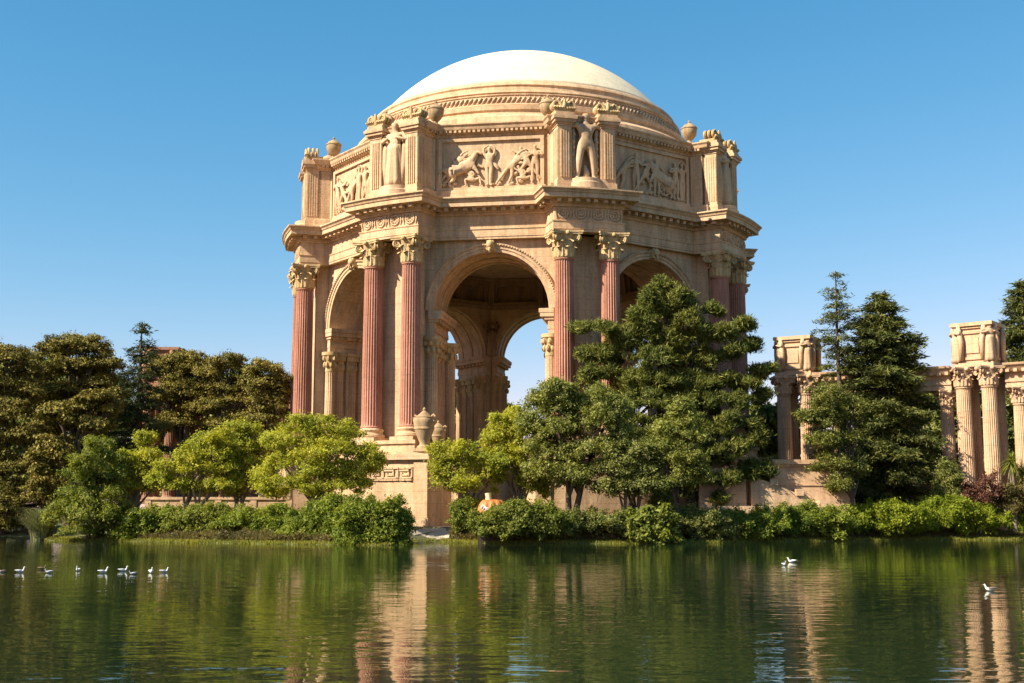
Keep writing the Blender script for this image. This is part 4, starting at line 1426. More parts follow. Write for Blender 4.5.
olive('rounded olive-brown tree just left of the leftmost red column', 266, 120, [(262, 370, 16, 11), (250, 380, 12, 11), (276, 380, 13, 12), (264, 386, 18, 11), (282, 394, 9, 12), (258, 402, 16, 12), (276, 408, 13, 11), (284, 418, 7, 8), (262, 420, 18, 10)], 16)
# undergrowth at far left
olive('low dark olive thicket at the water edge on the far left', 8, 112.5, [(-14, 505, 22, 20), (6, 512, 16, 18), (20, 518, 12, 14), (-4, 525, 18, 10), (36, 500, 16, 14), (52, 505, 14, 14), (44, 480, 14, 12), (34, 522, 14, 10), (62, 490, 12, 12), (58, 520, 12, 10)], 17, dens=2.0)

def conifer(name, label, basepx, Y, top_py, prof, mat, seed, sparse=1.0, droop=0.25, tuft=0.5, per=16, leaf=.30, asp=.16, tr=0.35, levels=26, cat='tree', group=None):
    """trunk with whorled limbs; prof = [(py, half width px)] from the top down"""
    rng = np.random.default_rng(seed)
    bx, _ = world_xy(basepx, Y)
    gz = ground_z(bx, Y) - 0.15
    root = empty(name, (bx, Y, gz)); tag(root, label, cat, group)
    topz = at(basepx, top_py, Y)[2] - gz
    zs = [at(basepx, p_[0], Y)[2] - gz for p_ in prof][::-1]
    ws = [p_[1] / ppm(Y) for p_ in prof][::-1]
    mb = MB()
    mb.tube([(0, 0, 0), (.05, 0, topz * .35), (-.05, .03, topz * .7), (0, 0, topz)], [tr * 1.3, tr, tr * .55, .04], 9)
    Cs, Tg = [], []
    zlo = zs[0]
    for i in range(levels):
        z = zlo + (topz - zlo) * (i + rng.random() * .8) / levels
        w = np.interp(z, zs, ws)
        nb = 5 + int(rng.random() * 3)
        a0 = rng.random() * 2 * PI
        for b_ in range(nb):
            if rng.random() > sparse: continue
            aa = a0 + 2 * PI * b_ / nb + rng.normal() * .25
            L = w * rng.uniform(.45, 1.22)
            if L < .15: continue
            dirv = np.array([math.cos(aa), math.sin(aa), 0])
            side = np.array([-dirv[1], dirv[0], 0])
            rise = rng.uniform(-.05, .22)
            def pt(s): return np.array([0, 0, z]) + dirv * L * s + np.array([0, 0, L * (rise * s - droop * s * s + .16 * droop * s ** 5)])
            mb.tube([pt(0), pt(.5), pt(.95)], [tr * .20 * (1 - .5 * z / topz), tr * .12 * (1 - .5 * z / topz), .012], 4)
            nt = max(3, int(L * 5.5))
            s = rng.uniform(.18, 1.0, nt) ** .8
            for q in s:
                wsp = L * .30 * (1.1 - q) + .12
                off = side * rng.normal() * wsp * .7 + np.array([0, 0, rng.normal() * .10 - .05])
                Cs.append(pt(q) + off); Tg.append(dirv * .8 + side * np.sign(off @ side) * .5)
    Cs, Tg = np.array(Cs), np.array(Tg)
    n = len(Cs)
    off = rng.normal(size=(n, per, 3)) * np.array([1, 1, .42]) * tuft * .55
    C = (Cs[:, None, :] + off).reshape(-1, 3)
    T = unit(np.repeat(Tg, per, 0) + off.reshape(-1, 3) * 1.0 + np.array([0, 0, -.1]))
    P = make_leaves(rng, C, np.tile(np.array([0, 0, 1.0]), (len(C), 1)), leaf, leaf * asp, .7, T * 1.5)
    o = bpy.data.objects.new('crown', quads_mesh('crown', P, mat)); COL.objects.link(o); o.parent = root
    mb.build('trunk', M['bark'], root, 60)
    return root
conifer('conifer_tree', 'dark blue-green conifer with a thin bare tip rising above the olive trees', 139, 111, 322, [(321, 2), (329, 9), (338, 15), (348, 13), (362, 16), (390, 23), (420, 29), (450, 32), (480, 32)], M['blue_conifer'], 21, .68, .2, .45, 14, .22, .2, levels=30)

# yellow-green trees along the left bank
YG = dict(leaf=0.092, aspect=0.48, clump=0.33, per=40, dens=2.7, low=-0.35, flat=0.75)
def ygreen(label, basepx, Y, items, seed, mat='yellow_green', stems=2, tr=.17, **kw):
    d = dict(YG); d.update(kw)
    return tree('leafy_tree', label, 'tree', basepx, Y, px_lobes(Y, items, 0.7, seed), M[mat], M['pale_bark'] if mat == 'yellow_green' else M['bark'], tr, seed, LT, 12, 0.30, stems, **d)
ygreen('small yellow-green tree between the dark green bush tree and the group at the left pedestal', 138, 98.5, [(147, 440, 9, 6), (130, 462, 15, 9), (150, 458, 12, 9), (122, 475, 12, 8), (142, 474, 15, 8), (158, 478, 10, 8), (132, 488, 14, 6)], 31)
ygreen('spreading yellow-green tree, leftmost of the pair in front of the left pedestal', 195, 95.5, [(204, 445, 16, 9), (188, 455, 15, 10), (222, 438, 14, 9), (216, 455, 16, 10), (172, 468, 14, 9), (196, 470, 17, 10), (228, 468, 14, 10), (160, 482, 12, 7), (182, 486, 15, 7), (210, 486, 16, 7), (232, 484, 10, 7)], 32)
ygreen('tall yellow-green tree in the middle of the left group, its fork showing below', 243, 97, [(236, 430, 14, 8), (252, 436, 14, 10), (225, 442, 12, 8), (243, 448, 16, 10), (262, 450, 12, 12), (232, 462, 14, 10), (254, 466, 14, 10), (240, 480, 16, 8)], 33)
ygreen('largest round yellow-green tree in front of the pedestal left of the arch', 318, 93.5, [(300, 428, 18, 9), (322, 425, 18, 9), (280, 440, 16, 11), (342, 434, 15, 10), (310, 444, 20, 12), (334, 450, 18, 12), (362, 452, 12, 9), (282, 460, 16, 12), (268, 474, 12, 10), (308, 466, 20, 12), (336, 472, 18, 11), (360, 470, 16, 10), (374, 464, 10, 10), (290, 484, 18, 9), (320, 488, 18, 8), (352, 485, 14, 7), (268, 490, 10, 6)], 34, tr=.22)
ygreen('dense mid green bush tree standing at the water edge on the left', 98, 95.5, [(95, 447, 10, 9), (86, 462, 13, 10), (104, 462, 12, 10), (76, 478, 13, 11), (98, 480, 16, 11), (116, 478, 11, 10), (68, 495, 12, 11), (90, 498, 17, 12), (114, 497, 13, 12), (62, 512, 10, 11), (84, 516, 16, 12), (108, 516, 15, 12), (124, 512, 9, 9), (74, 530, 14, 8), (100, 530, 16, 8), (50, 518, 6, 7)], 35, 'mid_green', 2, .16)

# centre group
ygreen('yellow-green tree just right of the pedestal urns, beside the path', 470, 93, [(444, 452, 14, 9), (462, 450, 13, 8), (436, 466, 10, 9), (456, 466, 16, 10), (478, 460, 13, 10), (442, 482, 14, 8), (464, 484, 16, 8), (488, 476, 12, 11), (500, 465, 8, 10)], 36)
ygreen('taller yellow-green tree in front of the blue sky seen through the arch', 522, 94.5, [(500, 424, 11, 9), (516, 416, 12, 8), (496, 440, 12, 10), (514, 434, 15, 11), (530, 428, 12, 12), (506, 452, 14, 11), (526, 450, 15, 12), (540, 440, 8, 14), (512, 466, 15, 9), (532, 470, 13, 11), (528, 484, 12, 8), (542, 484, 10, 8)], 37)
DG = dict(leaf=0.092, clump=0.33, per=42, dens=2.8, low=-0.5)
ygreen('dark green round-leaved tree with two trunks right of the arch, left of the pine', 572, 92, [(550, 388, 14, 10), (566, 392, 13, 10), (540, 402, 14, 11), (558, 408, 18, 12), (580, 404, 15, 12), (600, 396, 16, 11), (616, 410, 14, 13), (536, 424, 14, 13), (556, 430, 18, 12), (578, 426, 18, 12), (600, 420, 16, 13), (622, 430, 14, 13), (540, 448, 14, 13), (562, 454, 18, 13), (586, 450, 18, 12), (610, 446, 16, 12), (544, 472, 14, 11), (566, 476, 18, 11), (588, 474, 16, 11)], 38, 'soft_green', 2, .25, **DG)
ygreen('low dark green tree leaning over the bank at the foot of the pine', 632, 90.8, [(620, 455, 14, 10), (640, 452, 13, 10), (606, 468, 12, 11), (628, 470, 17, 11), (650, 466, 13, 11), (614, 488, 14, 10), (636, 488, 16, 10), (655, 484, 12, 10)], 39, 'dark_green', 2, .16, **DG)
ygreen('pale yellow-green young tree growing in front of the pine', 678, 90.9, [(684, 408, 9, 8), (674, 416, 11, 9), (690, 420, 10, 10), (662, 428, 13, 9), (680, 433, 14, 10), (697, 440, 11, 10), (653, 445, 12, 9), (672, 450, 15, 10), (692, 458, 13, 10), (662, 464, 13, 9), (682, 472, 14, 10), (700, 470, 9, 9), (672, 486, 11, 7)], 40, 'pale_green', 1, .13)

# the big pine
PN = dict(leaf=0.20, aspect=0.17, clump=0.36, per=34, dens=2.4, style='needle', low=-0.1, flat=0.7)
pine_items = [(665, 287, 10, 8), (652, 298, 11, 8), (680, 298, 12, 9), (690, 308, 10, 8), (640, 318, 14, 8), (664, 312, 18, 9), (690, 322, 18, 9), (712, 312, 12, 6), (624, 334, 16, 7), (604, 330, 14, 6), (586, 328, 10, 5), (650, 332, 18, 9), (676, 340, 20, 10), (704, 338, 18, 9), (726, 333, 12, 6), (745, 325, 9, 4), (632, 350, 18, 8), (604, 356, 16, 8), (585, 354, 9, 5), (658, 358, 20, 10), (688, 360, 20, 10), (712, 358, 15, 7), (736, 350, 10, 5), (752, 343, 8, 3), (614, 376, 18, 9), (594, 374, 12, 7), (640, 380, 20, 10), (670, 384, 20, 10), (700, 382, 20, 10), (728, 380, 14, 5), (626, 400, 18, 10), (654, 404, 20, 10), (684, 406, 20, 11), (712, 404, 18, 10), (740, 402, 12, 6), (640, 428, 18, 10), (670, 430, 20, 11), (700, 430, 20, 11), (728, 426, 16, 9), (752, 424, 9, 4), (660, 456, 18, 10), (690, 458, 20, 10), (718, 454, 18, 9), (742, 448, 14, 8), (758, 436, 10, 6), (752, 470, 14, 8), (766, 470, 8, 6), (732, 482, 14, 8), (704, 482, 16, 9), (680, 486, 16, 9), (720, 500, 8, 6), (758, 371, 9, 2.2), (770, 369, 6, 1.8), (750, 384, 9, 3), (762, 394, 8, 3), (620, 430, 16, 12), (630, 460, 14, 12), (664, 500, 14, 8)]
PY = 99.5
pl_ = px_lobes(PY, [(a_, b_, c_ * .80, d_ * 1.2) for a_, b_, c_, d_ in pine_items], 0.45, 5) + px_lobes(PY, [(668, 350, 22, 20, 0), (676, 395, 28, 24, 0), (684, 440, 30, 24, 0), (690, 475, 26, 18, 0), (640, 400, 24, 22, 0), (640, 450, 24, 24, 0)], .6, 8, False)
tree('pine_tree', 'large spreading dark green pine in front of the right side of the rotunda', 'tree', 690, PY, pl_, M['pine'], M['bark'], .42, 41, None, 40, .62, 1, brk=(10, .27), **PN)
conifer('conifer_tree', 'thin wispy conifer with an almost bare top, left of the fuller dark conifer', 840, 105.5, 271, [(271, 2), (282, 11), (300, 20), (320, 24), (345, 27), (370, 30), (395, 34), (430, 36), (470, 34), (498, 28)], M['cypress'], 22, .72, .12, .46, 11, .20, .2, .26, 32)
conifer('conifer_tree', 'full dark conifer standing in front of the colonnade, right of the wispy one', 884, 106.5, 293, [(293, 2), (302, 12), (318, 26), (335, 34), (350, 40), (375, 40), (400, 46), (430, 54), (460, 54), (485, 46), (500, 36)], M['cypress'], 23, 1.0, .22, .62, 24, .27, .2, .42, 34)
conifer('conifer_tree', 'dark conifer rising behind the colonnade at the right edge of the photo', 1030, 136, 280, [(280, 2), (300, 16), (325, 26), (350, 34), (400, 44), (460, 48)], M['cypress'], 24, 1.0, .22, .75, 22, .32, .2, .4, 26)
ygreen('broad green tree lower down between the two conifers and the terrace wall', 846, 97.6, [(822, 402, 12, 10), (838, 396, 12, 10), (812, 418, 12, 9), (832, 420, 15, 11), (850, 412, 12, 12), (826, 440, 15, 10), (846, 442, 14, 11), (836, 462, 14, 10), (852, 470, 12, 11), (842, 486, 12, 9)], 44, 'dark_green', 1, .2, **{**DG, 'style': 'spray'})

# trees far behind, seen through the arches and the gaps
for i, (px, Y, items, lab) in enumerate([
    (505, 165, [(492, 420, 14, 8), (510, 414, 13, 8), (500, 432, 16, 10), (520, 428, 12, 10), (485, 440, 14, 12), (508, 450, 20, 12)], 'distant green tree seen through the big arch'),
    (30, 150, [(20, 385, 30, 18), (60, 388, 30, 18), (95, 390, 28, 18), (-15, 385, 28, 18), (45, 365, 16, 10), (90, 370, 18, 10), (10, 420, 34, 20), (50, 415, 30, 20), (90, 420, 30, 20), (20, 455, 34, 22), (65, 455, 32, 22), (100, 460, 30, 20), (-20, 450, 30, 22), (10, 490, 34, 20), (60, 490, 34, 20), (105, 492, 30, 18)], 'distant dark tree filling the gaps behind the leftmost olive trees'),
    (200, 152, [(170, 392, 24, 16), (205, 392, 24, 16), (240, 394, 22, 16), (268, 398, 18, 14), (150, 425, 30, 20), (190, 420, 30, 20), (230, 420, 30, 20), (268, 424, 24, 20), (160, 460, 32, 20), (205, 460, 32, 20), (250, 462, 32, 20), (180, 492, 32, 18), (230, 492, 32, 18), (275, 490, 24, 18)], 'distant dark tree behind the rounded olive trees and the left colonnade'),
    (455, 170, [(452, 400, 8, 8), (456, 420, 9, 12), (450, 440, 10, 14), (462, 450, 10, 14)], 'distant tree in the narrow gap beside the inner columns of the arch'),
    (770, 160, [(762, 414, 14, 8), (780, 420, 14, 8), (768, 434, 18, 10), (750, 430, 14, 10), (760, 455, 20, 12)], 'distant tree low behind the gap between rotunda and colonnade'),
    (965, 121, [(905, 410, 16, 14), (930, 405, 16, 14), (955, 404, 16, 14), (980, 402, 16, 14), (1005, 404, 16, 14), (1030, 402, 16, 14), (910, 440, 20, 18), (945, 440, 20, 18), (980, 440, 20, 18), (1015, 440, 20, 18), (920, 475, 22, 18), (960, 475, 22, 18), (1000, 475, 22, 18), (1035, 470, 20, 18)], 'dark green trees filling the gaps behind the double columns'),
    (800, 119, [(770, 420, 14, 14), (790, 416, 14, 14), (815, 418, 14, 14), (775, 445, 16, 14), (800, 446, 18, 14), (825, 446, 16, 14)], 'dark tree behind the shaded columns of the nearer planter box'),
    (925, 150, [(905, 398, 16, 8), (930, 394, 15, 8), (948, 402, 12, 10), (915, 418, 18, 12), (940, 425, 16, 12), (925, 450, 22, 14)], 'distant tree behind the open colonnade')]):
    tree('distant_tree', lab, 'tree', px, Y, px_lobes(Y, items, .8, 60 + i), M['dark_green'], M['bark'], .3, 60 + i, 'trees behind the monuments', 6, .4, 1, leaf=.24, clump=.6, per=24, dens=1.3)

# ------------------------------------------------------------------ shrubs and ground cover
def shrub(label, Y, items, mat, seed, name='shrub', cat='shrub', group='shrubs on the lagoon bank', depth=.6, **kw):
    d = dict(leaf=0.092, aspect=0.45, clump=0.28, per=34, dens=5.0, low=-0.4, flat=.8); d.update(kw)
    lb = px_lobes(Y, items, depth, seed)
    cx = sum(l[0] for l in lb) / len(lb); gz = ground_z(cx, Y)
    fl = break_up(shift(lb, (cx, Y, gz)), 6, .36, seed)
    rng = np.random.default_rng(seed + 7)
    for l in list(fl):
        if rng.random() < .4:                       # loose shoots rising out of the mound
            a_, b_ = rng.normal(size=2) * .5
            fl.append((l[0] + a_ * l[3], l[1] + b_ * l[4], l[2] + l[5] * rng.uniform(.9, 1.3), .10, .10, rng.uniform(.2, .45)))
    me = foliage(seed, fl, M[mat], name=name, **d)
    o = bpy.data.objects.new(name, me); COL.objects.link(o)
    o.location = (cx, Y, gz)
    return tag(o, label, cat, group)
def mound(x0, x1, ytop, ybot, n, seed, rz=9):
    rng = random.Random(seed); it = []
    for i in range(n):
        px = x0 + (x1 - x0) * (i + .5) / n + rng.uniform(-4, 4)
        edge = 1 - abs((px - (x0 + x1) / 2) / ((x1 - x0) / 2)) ** 3
        yt = ybot - (ybot - ytop) * (0.45 + 0.55 * max(edge, 0)) * rng.uniform(.85, 1.05)
        w = (x1 - x0) / n * .85 + 5
        y = yt + rz * .7
        while y < ybot + 3:
            it.append((px + rng.uniform(-4, 4), y, w * rng.uniform(.8, 1.2), rz * rng.uniform(.8, 1.2)))
            y += rz * 1.25
    return it
shrub('green shrub right of the dense bush tree on the left bank', 95.3, mound(128, 184, 512, 534, 4, 1), 'shrub', 101)
shrub('darker green shrub below the leftmost yellow-green pair', 94.2, mound(178, 236, 512, 527, 4, 2), 'mid_green', 102)
shrub('bright green shrub under the forked yellow-green tree', 92.6, mound(232, 300, 510, 528, 5, 3), 'shrub', 103)
shrub('tall green shrub hiding the foot of the largest yellow-green tree', 89.5, mound(292, 350, 500, 542, 4, 4), 'shrub', 104)
shrub('biggest dark glossy shrub hanging over the water beside the path', 86.3, mound(342, 402, 500, 545, 5, 5, 10), 'shrub', 105, dens=5.5)
shrub('dark shrub on the right side of the gravel path', 92.2, mound(456, 474, 506, 528, 2, 6), 'mid_green', 106)
shrub('low dark shrub in front of the orange pumpkin', 89.4, mound(474, 562, 508, 531, 7, 7), 'mid_green', 107)
shrub('dark shrub in the shade under the round-leaved tree', 90.4, mound(556, 640, 518, 533, 6, 8), 'dark_green', 108)
shrub('pale green round shrub at the water edge under the pine', 89.6, mound(637, 668, 512, 543, 2, 9), 'mid_green', 109, leaf=.17, dens=3.5)
shrub('darkest shrub directly below the pine trunk', 92.2, mound(660, 722, 510, 533, 4, 10), 'dark_green', 110)
shrub('green shrub with a lit top below the end block of the terrace wall', 93.8, mound(712, 780, 516, 532, 5, 11), 'shrub', 111)
shrub('green shrub with upright stems below the stepped coping', 96.6, mound(770, 846, 510, 531, 6, 12), 'shrub', 112)
shrub('long bright green shrub in front of the two conifers', 98.9, mound(836, 926, 508, 530, 7, 13), 'lime_shrub', 113)
shrub('bright yellow-green shrub in front of the double columns at the right', 101.2, mound(908, 996, 505, 529, 7, 14), 'lime_shrub', 114)
shrub('lime green clipped shrub at the bottom right edge of the bank', 103.2, mound(1010, 1046, 511, 531, 3, 15, 8), 'lime_shrub', 115)
shrub('grey-green bush left of the foot of the front columns', 102.2, [(946, 474, 8, 9), (953, 484, 8, 10), (942, 488, 8, 9), (950, 498, 10, 9)], 'dark_green', 116)
shrub('dark red leafy shrub at the foot of the double columns', 101.9, [(974, 492, 9, 7), (988, 486, 10, 8), (998, 492, 8, 7), (982, 500, 10, 6), (966, 500, 7, 5)], 'red_leaf', 117, dens=1.6, per=16)
shrub('grey-brown low bush under the palm-like plant at the right edge', 102.0, [(1012, 498, 8, 8), (1022, 492, 8, 9), (1016, 508, 9, 7)], 'dry', 118)
# stems standing out of the bank shrubs
def stem_plant(px, py, Y, h, n, mat, label, seed, name='tall_grass', cat='plant', spread=.8, w=.035):
    rng = np.random.default_rng(seed)
    p = at(px, py, Y); gz = ground_z(p[0], Y)
    P = []
    for i in range(n):
        aa = rng.random() * 2 * PI; hh = h * rng.uniform(.6, 1.1); sp = spread * rng.uniform(.2, 1.0)
        d = np.array([math.cos(aa), math.sin(aa), 0]); sd = np.array([-d[1], d[0], 0])
        prev = None
        b0 = d * rng.uniform(0, spread * .35)
        for s in np.linspace(0, 1, 6):
            c = b0 + d * sp * s ** 2.0 + np.array([0, 0, hh * (s * 1.25 - .38 * s ** 3)])
            ww = w * (1 - s * .85)
            a_, b_ = c - sd * ww, c + sd * ww
            if prev is not None: P.append([prev[0], prev[1], b_, a_])
            prev = (a_, b_)
    o = bpy.data.objects.new(name, quads_mesh(name, np.array(P), M[mat])); COL.objects.link(o)
    o.location = (p[0], Y, gz - .05)
    return tag(o, label, cat)
stem_plant(42, 520, 98.5, 3.2, 700, 'pampas', 'clump of pampas grass with arching pale blades at the left water edge', 201, 'pampas_grass', 'grass clump', 2.2, .05)
stem_plant(766, 500, 95.4, 3.6, 26, 'shrub', 'thin upright stems standing out of the shrubs below the terrace wall', 202, 'tall_stems', 'plant', 1.4, .05)
stem_plant(978, 515, 101, 2.6, 34, 'pampas', 'spiky pale green plant in the yellow-green shrub by the double columns', 203, 'spiky_plant', 'plant', 1.6, .07)
# palm-like plants by the right columns
def yucca(px, Y, py_top, label, seed):
    rng = np.random.default_rng(seed)
    p = at(px, py_top, Y); gz = ground_z(p[0], Y)
    root = empty('palm_plant', (p[0], Y, gz)); tag(root, label, 'palm')
    H = p[2] - gz
    MBt = MB(); MBt.tube([(0, 0, 0), (.1, 0, H * .5), (0, 0, H)], [.28, .22, .2], 8); MBt.build('trunk', M['pale_bark'], root, 60)
    P = []
    for i in range(150):
        d = unit(rng.normal(size=3) + np.array([0, 0, .35])); L = rng.uniform(.9, 1.5)
        sd = unit(np.cross(d, (0, 0, 1.0)) + 1e-3); prev = None
        for s in np.linspace(0, 1, 4):
            c = np.array([0, 0, H]) + d * L * s + np.array([0, 0, -.45 * s * s])
            w = .06 * (1 - s * .8)
            if prev is not None: P.append([prev[0], prev[1], c + sd * w, c - sd * w])
            prev = (c - sd * w, c + sd * w)
    o = bpy.data.objects.new('crown', quads_mesh('crown', np.array(P), M['mid_green'])); COL.objects.link(o); o.parent = root
yucca(1011, 102.2, 462, 'spiky palm-like plant right of the double columns, the taller one', 301)
yucca(1024, 102.8, 474, 'spiky palm-like plant cut by the right edge of the photo', 302)
mb = MB(); mb.ball((0, 0, .45), (.55, .5, .9), 10, 7)
p = at(956, 500, 102)
o = mb.build('boulder', M['rock'], None, 60); o.location = (p[0], 102, ground_z(p[0], 102) + .35)
tag(o, 'pale upright stone beside the left foot of the front columns', 'rock')
bm = bmesh.new(); bm.from_mesh(o.data)
for v in bm.verts:
    v.co += Vector((math.sin(v.co.z * 7 + v.co.x * 5), math.cos(v.co.x * 8), math.sin(v.co.y * 9))) * .07
bm.to_mesh(o.data); bm.free()

# grass fringe at the waterline and dry growth on the bank: uncountable
def strip(name, xr, d0, d1, n, h, mat, seed, ww=.03):
    rng = np.random.default_rng(seed)
    sx = np.array([p_[0] for p_ in SHORE]); sy = np.array([p_[1] for p_ in SHORE])
    X = rng.uniform(xr[0], xr[1], n)
    cl = 0.5 + 0.5 * np.sin(X * 1.7 + 3 * np.sin(X * .37)) 
    X = X[rng.random(n) < .35 + .65 * cl]; n = len(X)
    Dd = rng.uniform(d0, d1, n)
    Yv = np.interp(X, sx, sy) + Dd
    Z = np.interp(Dd, [-8, -1, 0, 1.2, 6, 12], [-1.4, -0.35, 0.02, 0.25, 0.85, 1.0])
    B = np.stack([X, Yv, np.maximum(Z, -.05)], 1)
    aa = rng.random(n) * 2 * PI
    sd = np.stack([np.cos(aa), np.sin(aa), np.zeros(n)], 1)
    lean = rng.normal(size=(n, 3)) * .35; lean[:, 2] = 1
    hh = h * rng.uniform(.5, 1.2, (n, 1))
    T = B + unit(lean) * hh
    P = np.stack([B - sd * ww, B + sd * ww, T + sd * ww * .3, T - sd * ww * .3], 1)
    o = bpy.data.objects.new(name, quads_mesh(name, P, M[mat])); COL.objects.link(o)
    return tag(o, kind='stuff')
strip('grass', (-40, 48), -.15, 1.0, 42000, .17, 'grass', 401, .025)
strip('dry_grass', (-29, -12), .7, 4.2, 16000, .5, 'dry', 402)
strip('dry_grass', (-5.4, 9.5), .7, 3.6, 16000, .5, 'dry', 403)
strip('dry_grass', (14, 42), .8, 2.2, 16000, .4, 'dry', 404)
strip('lawn', (-8.5, 10), 6, 10, 9000, .12, 'grass', 405)
def ground_cover(name, xr, d0, d1, n, mat, seed):
    rng = np.random.default_rng(seed)
    X = rng.uniform(xr[0], xr[1], n); Dd = rng.uniform(d0, d1, n)
    Yv = np.interp(X, [p_[0] for p_ in SHORE], [p_[1] for p_ in SHORE]) + Dd
    Z = np.interp(Dd, [0, 1.2, 6, 12], [0.02, 0.25, 0.85, 1.0])
    hump = .35 + .35 * np.sin(X * 2.1) * np.sin(Dd * 1.3 + X)
    C = np.stack([X, Yv, Z + rng.random(n) * np.maximum(hump, .15)], 1)
    P = make_leaves(rng, C, np.tile([0, 0, 1.0], (n, 1)), .10, .055, .8)
    o = bpy.data.objects.new(name, quads_mesh(name, P, M[mat])); COL.objects.link(o)
    return tag(o, kind='stuff')
ground_cover('dry_growth', (-26, -11), .6, 4.4, 26000, 'dry', 414)
ground_cover('dry_growth', (-5.2, 9), .6, 3.6, 24000, 'dry', 415)
ground_cover('dry_growth', (12, 42), .6, 2.2, 10000, 'dry', 416)
ground_cover('ivy_cover', (-30, -9.3), 2.5, 6.5, 26000, 'shrub', 411)
ground_cover('ivy_cover', (-4.6, 12), 2, 6.5, 22000, 'mid_green', 412)
ground_cover('ivy_cover', (12, 46), 1.5, 6.5, 30000, 'shrub', 413)

# ------------------------------------------------------------------ the orange pumpkin in the bushes
px_, _ = world_xy(492.5, 90.9)
pk = empty('pumpkin', (px_, 90.9, ground_z(px_, 90.9)))
tag(pk, 'large orange pumpkin shape with a pale stem, half hidden in the bushes under the trees', 'pumpkin')
mb = MB()
rows, seg = 14, 60
vs, fs = [], []
for j in range(rows + 1):
    t_ = PI * (0.04 + 0.92 * j / rows)
    for i in range(seg):
        aa = 2 * PI * i / seg
        k_ = 1 - .13 * abs(math.cos(aa * 5)) ** 6
        r_ = 1.14 * math.sin(t_) ** .75 * k_
        vs.append((r_ * math.cos(aa), r_ * math.sin(aa), 1.75 - 1.25 * math.cos(t_) - .12 * (math.sin(t_) < .4)))
for j in range(rows):
    for i in range(seg):
        fs.append((j * seg + i, j * seg + (i + 1) % seg, (j + 1) * seg + (i + 1) % seg, (j + 1) * seg + i))
fs += [tuple(range(seg))[::-1], tuple(rows * seg + i for i in range(seg))]
mb.add(vs, fs); mb.build('body', M['orange'], pk, 60)
mb = MB(); mb.tube([(-.25, -.2, 2.7), (-.27, -.22, 3.05), (-.3, -.2, 3.3)], [.27, .21, .25], 10); mb.build('stem', M['cream'], pk, 50)
mb = MB()
for s, c0 in ((1, -.72), (1, .25)):
    for j in range(3):
        a0 = c0 + j * .16
        pts = []
        for q in range(5):
            th = a0 + q * .09 - .05; zz = 2.45 - abs(q - 2) * .12 - j * .1
            pts.append((1.12 * math.sin(th), -1.12 * math.cos(th), zz))
        mb.tube(pts, [.05] * 5, 5)
mb.build('white_marks', M['pale_paint'], pk, 60)
mb = MB(); mb.box(-1.0, 1.0, -1.0, 1.0, -.5, .55); mb.build('stand', M['dark_wood'], pk)

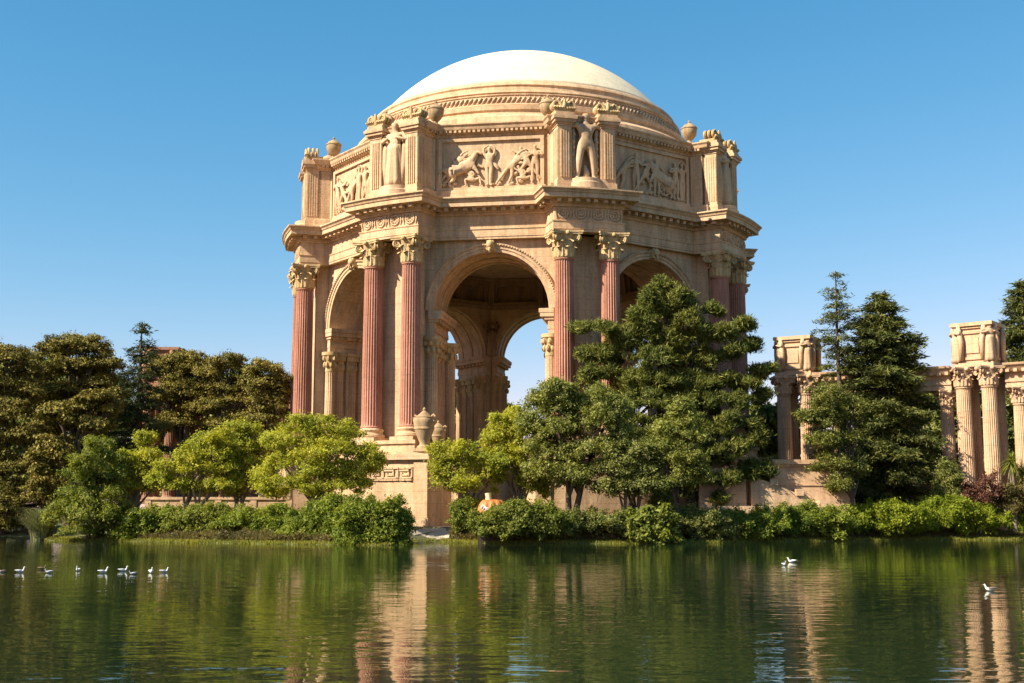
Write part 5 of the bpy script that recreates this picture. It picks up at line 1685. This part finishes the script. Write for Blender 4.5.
# ------------------------------------------------------------------ birds on the water
def bird(name, label, cat, px, py, heading, body, wing, scale=1.0, neck=1.0, group=None):
    d = CAM_H * 1.0
    v = ray(px, py)
    t_ = -CAM_H / v[2]
    x, y = v[0] * t_, v[1] * t_
    root = empty(name, (x, y, 0.0), heading); tag(root, label, cat, group)
    root.scale = (scale * .62,) * 3
    V, F = skin_mesh({'mid': (0, 0, .06, (.085, .075)), 'breast': (.13, 0, .075, (.075, .07)), 'rump': (-.15, 0, .085, (.05, .045)), 'tail': (-.26, 0, .125, (.018, .01)),
                      'n1': (.19, 0, .13 + .02 * neck, .04), 'n2': (.20, 0, .16 + .07 * neck, .033), 'head': (.225, 0, .19 + .09 * neck, .045), 'face': (.262, 0, .185 + .09 * neck, .03)},
                     [('mid', 'breast'), ('mid', 'rump'), ('rump', 'tail'), ('breast', 'n1'), ('n1', 'n2'), ('n2', 'head'), ('head', 'face')], 2)
    mb = MB(); mb.add([tuple(q) for q in V], F); mb.build('body', body, root, 179)
    hz = .185 + .09 * neck
    mb = MB(); mb.tube([(.27, 0, hz), (.31, 0, hz - .006), (.335, 0, hz - .012)], [.016, .012, .005], 6); mb.build('beak', M['beak'], root)
    for s in (-1, 1):
        mb = MB(); mb.tube([(.10, s * .062, .10), (-.03, s * .078, .115), (-.17, s * .05, .125), (-.29, s * .012, .14)], [.03, .05, .038, .008], 7); mb.build('wing', wing, root, 179)
    return root
WF, GF, BF = M['white_feather'], M['grey_feather'], M['brown_feather']
GB = 'gulls and ducks floating in a row on the left'
bird('duck', 'grey duck cut by the left edge, first of the row on the water', 'duck', 2, 572.5, PI, GF, BF, 1.0, .5, GB)
bird('gull', 'white gull facing right, second bird from the left of the row', 'gull', 20, 572.5, .1, WF, GF, 1.15, 1.2, GB)
bird('duck', 'dark brown duck behind the grey one, third bird from the left', 'duck', 42, 569.5, .2, BF, BF, 1.0, .9, GB)
bird('duck', 'pale-breasted grey duck just right of the dark brown one', 'duck', 49, 573, PI + .3, GF, GF, 1.0, .5, GB)
bird('gull', 'white gull seen end-on, alone in the middle of the row', 'gull', 78, 571, -PI / 2, WF, WF, 1.1, 1.0, GB)
bird('gull', 'white gull with its tail cocked, facing right of the lone end-on gull', 'gull', 103, 573, .15, WF, GF, 1.2, 1.2, GB)
bird('gull', 'white gull with a raised head beside a small grey duck', 'gull', 123, 571.5, .1, WF, GF, 1.15, 1.1, GB)
bird('duck', 'small grey duck tucked in front of the gull with the raised head', 'duck', 133, 574.5, PI + .4, GF, GF, .9, .4, GB)
bird('gull', 'largest white gull, facing the camera, next to the right end of the row', 'gull', 151, 573, -PI / 3, WF, WF, 1.25, .8, GB)
bird('gull', 'white gull at the right end of the row', 'gull', 164, 572.5, .2, WF, GF, 1.05, 1.1, GB)
bird('gull', 'slim white gull seen end-on near the right bank reflection', 'gull', 784, 565.5, -PI / 2 + .3, GF, GF, 1.1, 1.0)
bird('gull', 'white gull swimming left, beside the slim end-on gull', 'gull', 792, 562.5, PI - .3, WF, WF, 1.3, .8)
bird('gull', 'white gull with a dark tail alone near the right edge of the photo', 'gull', 991, 591, PI - .2, WF, BF, 1.25, .6)
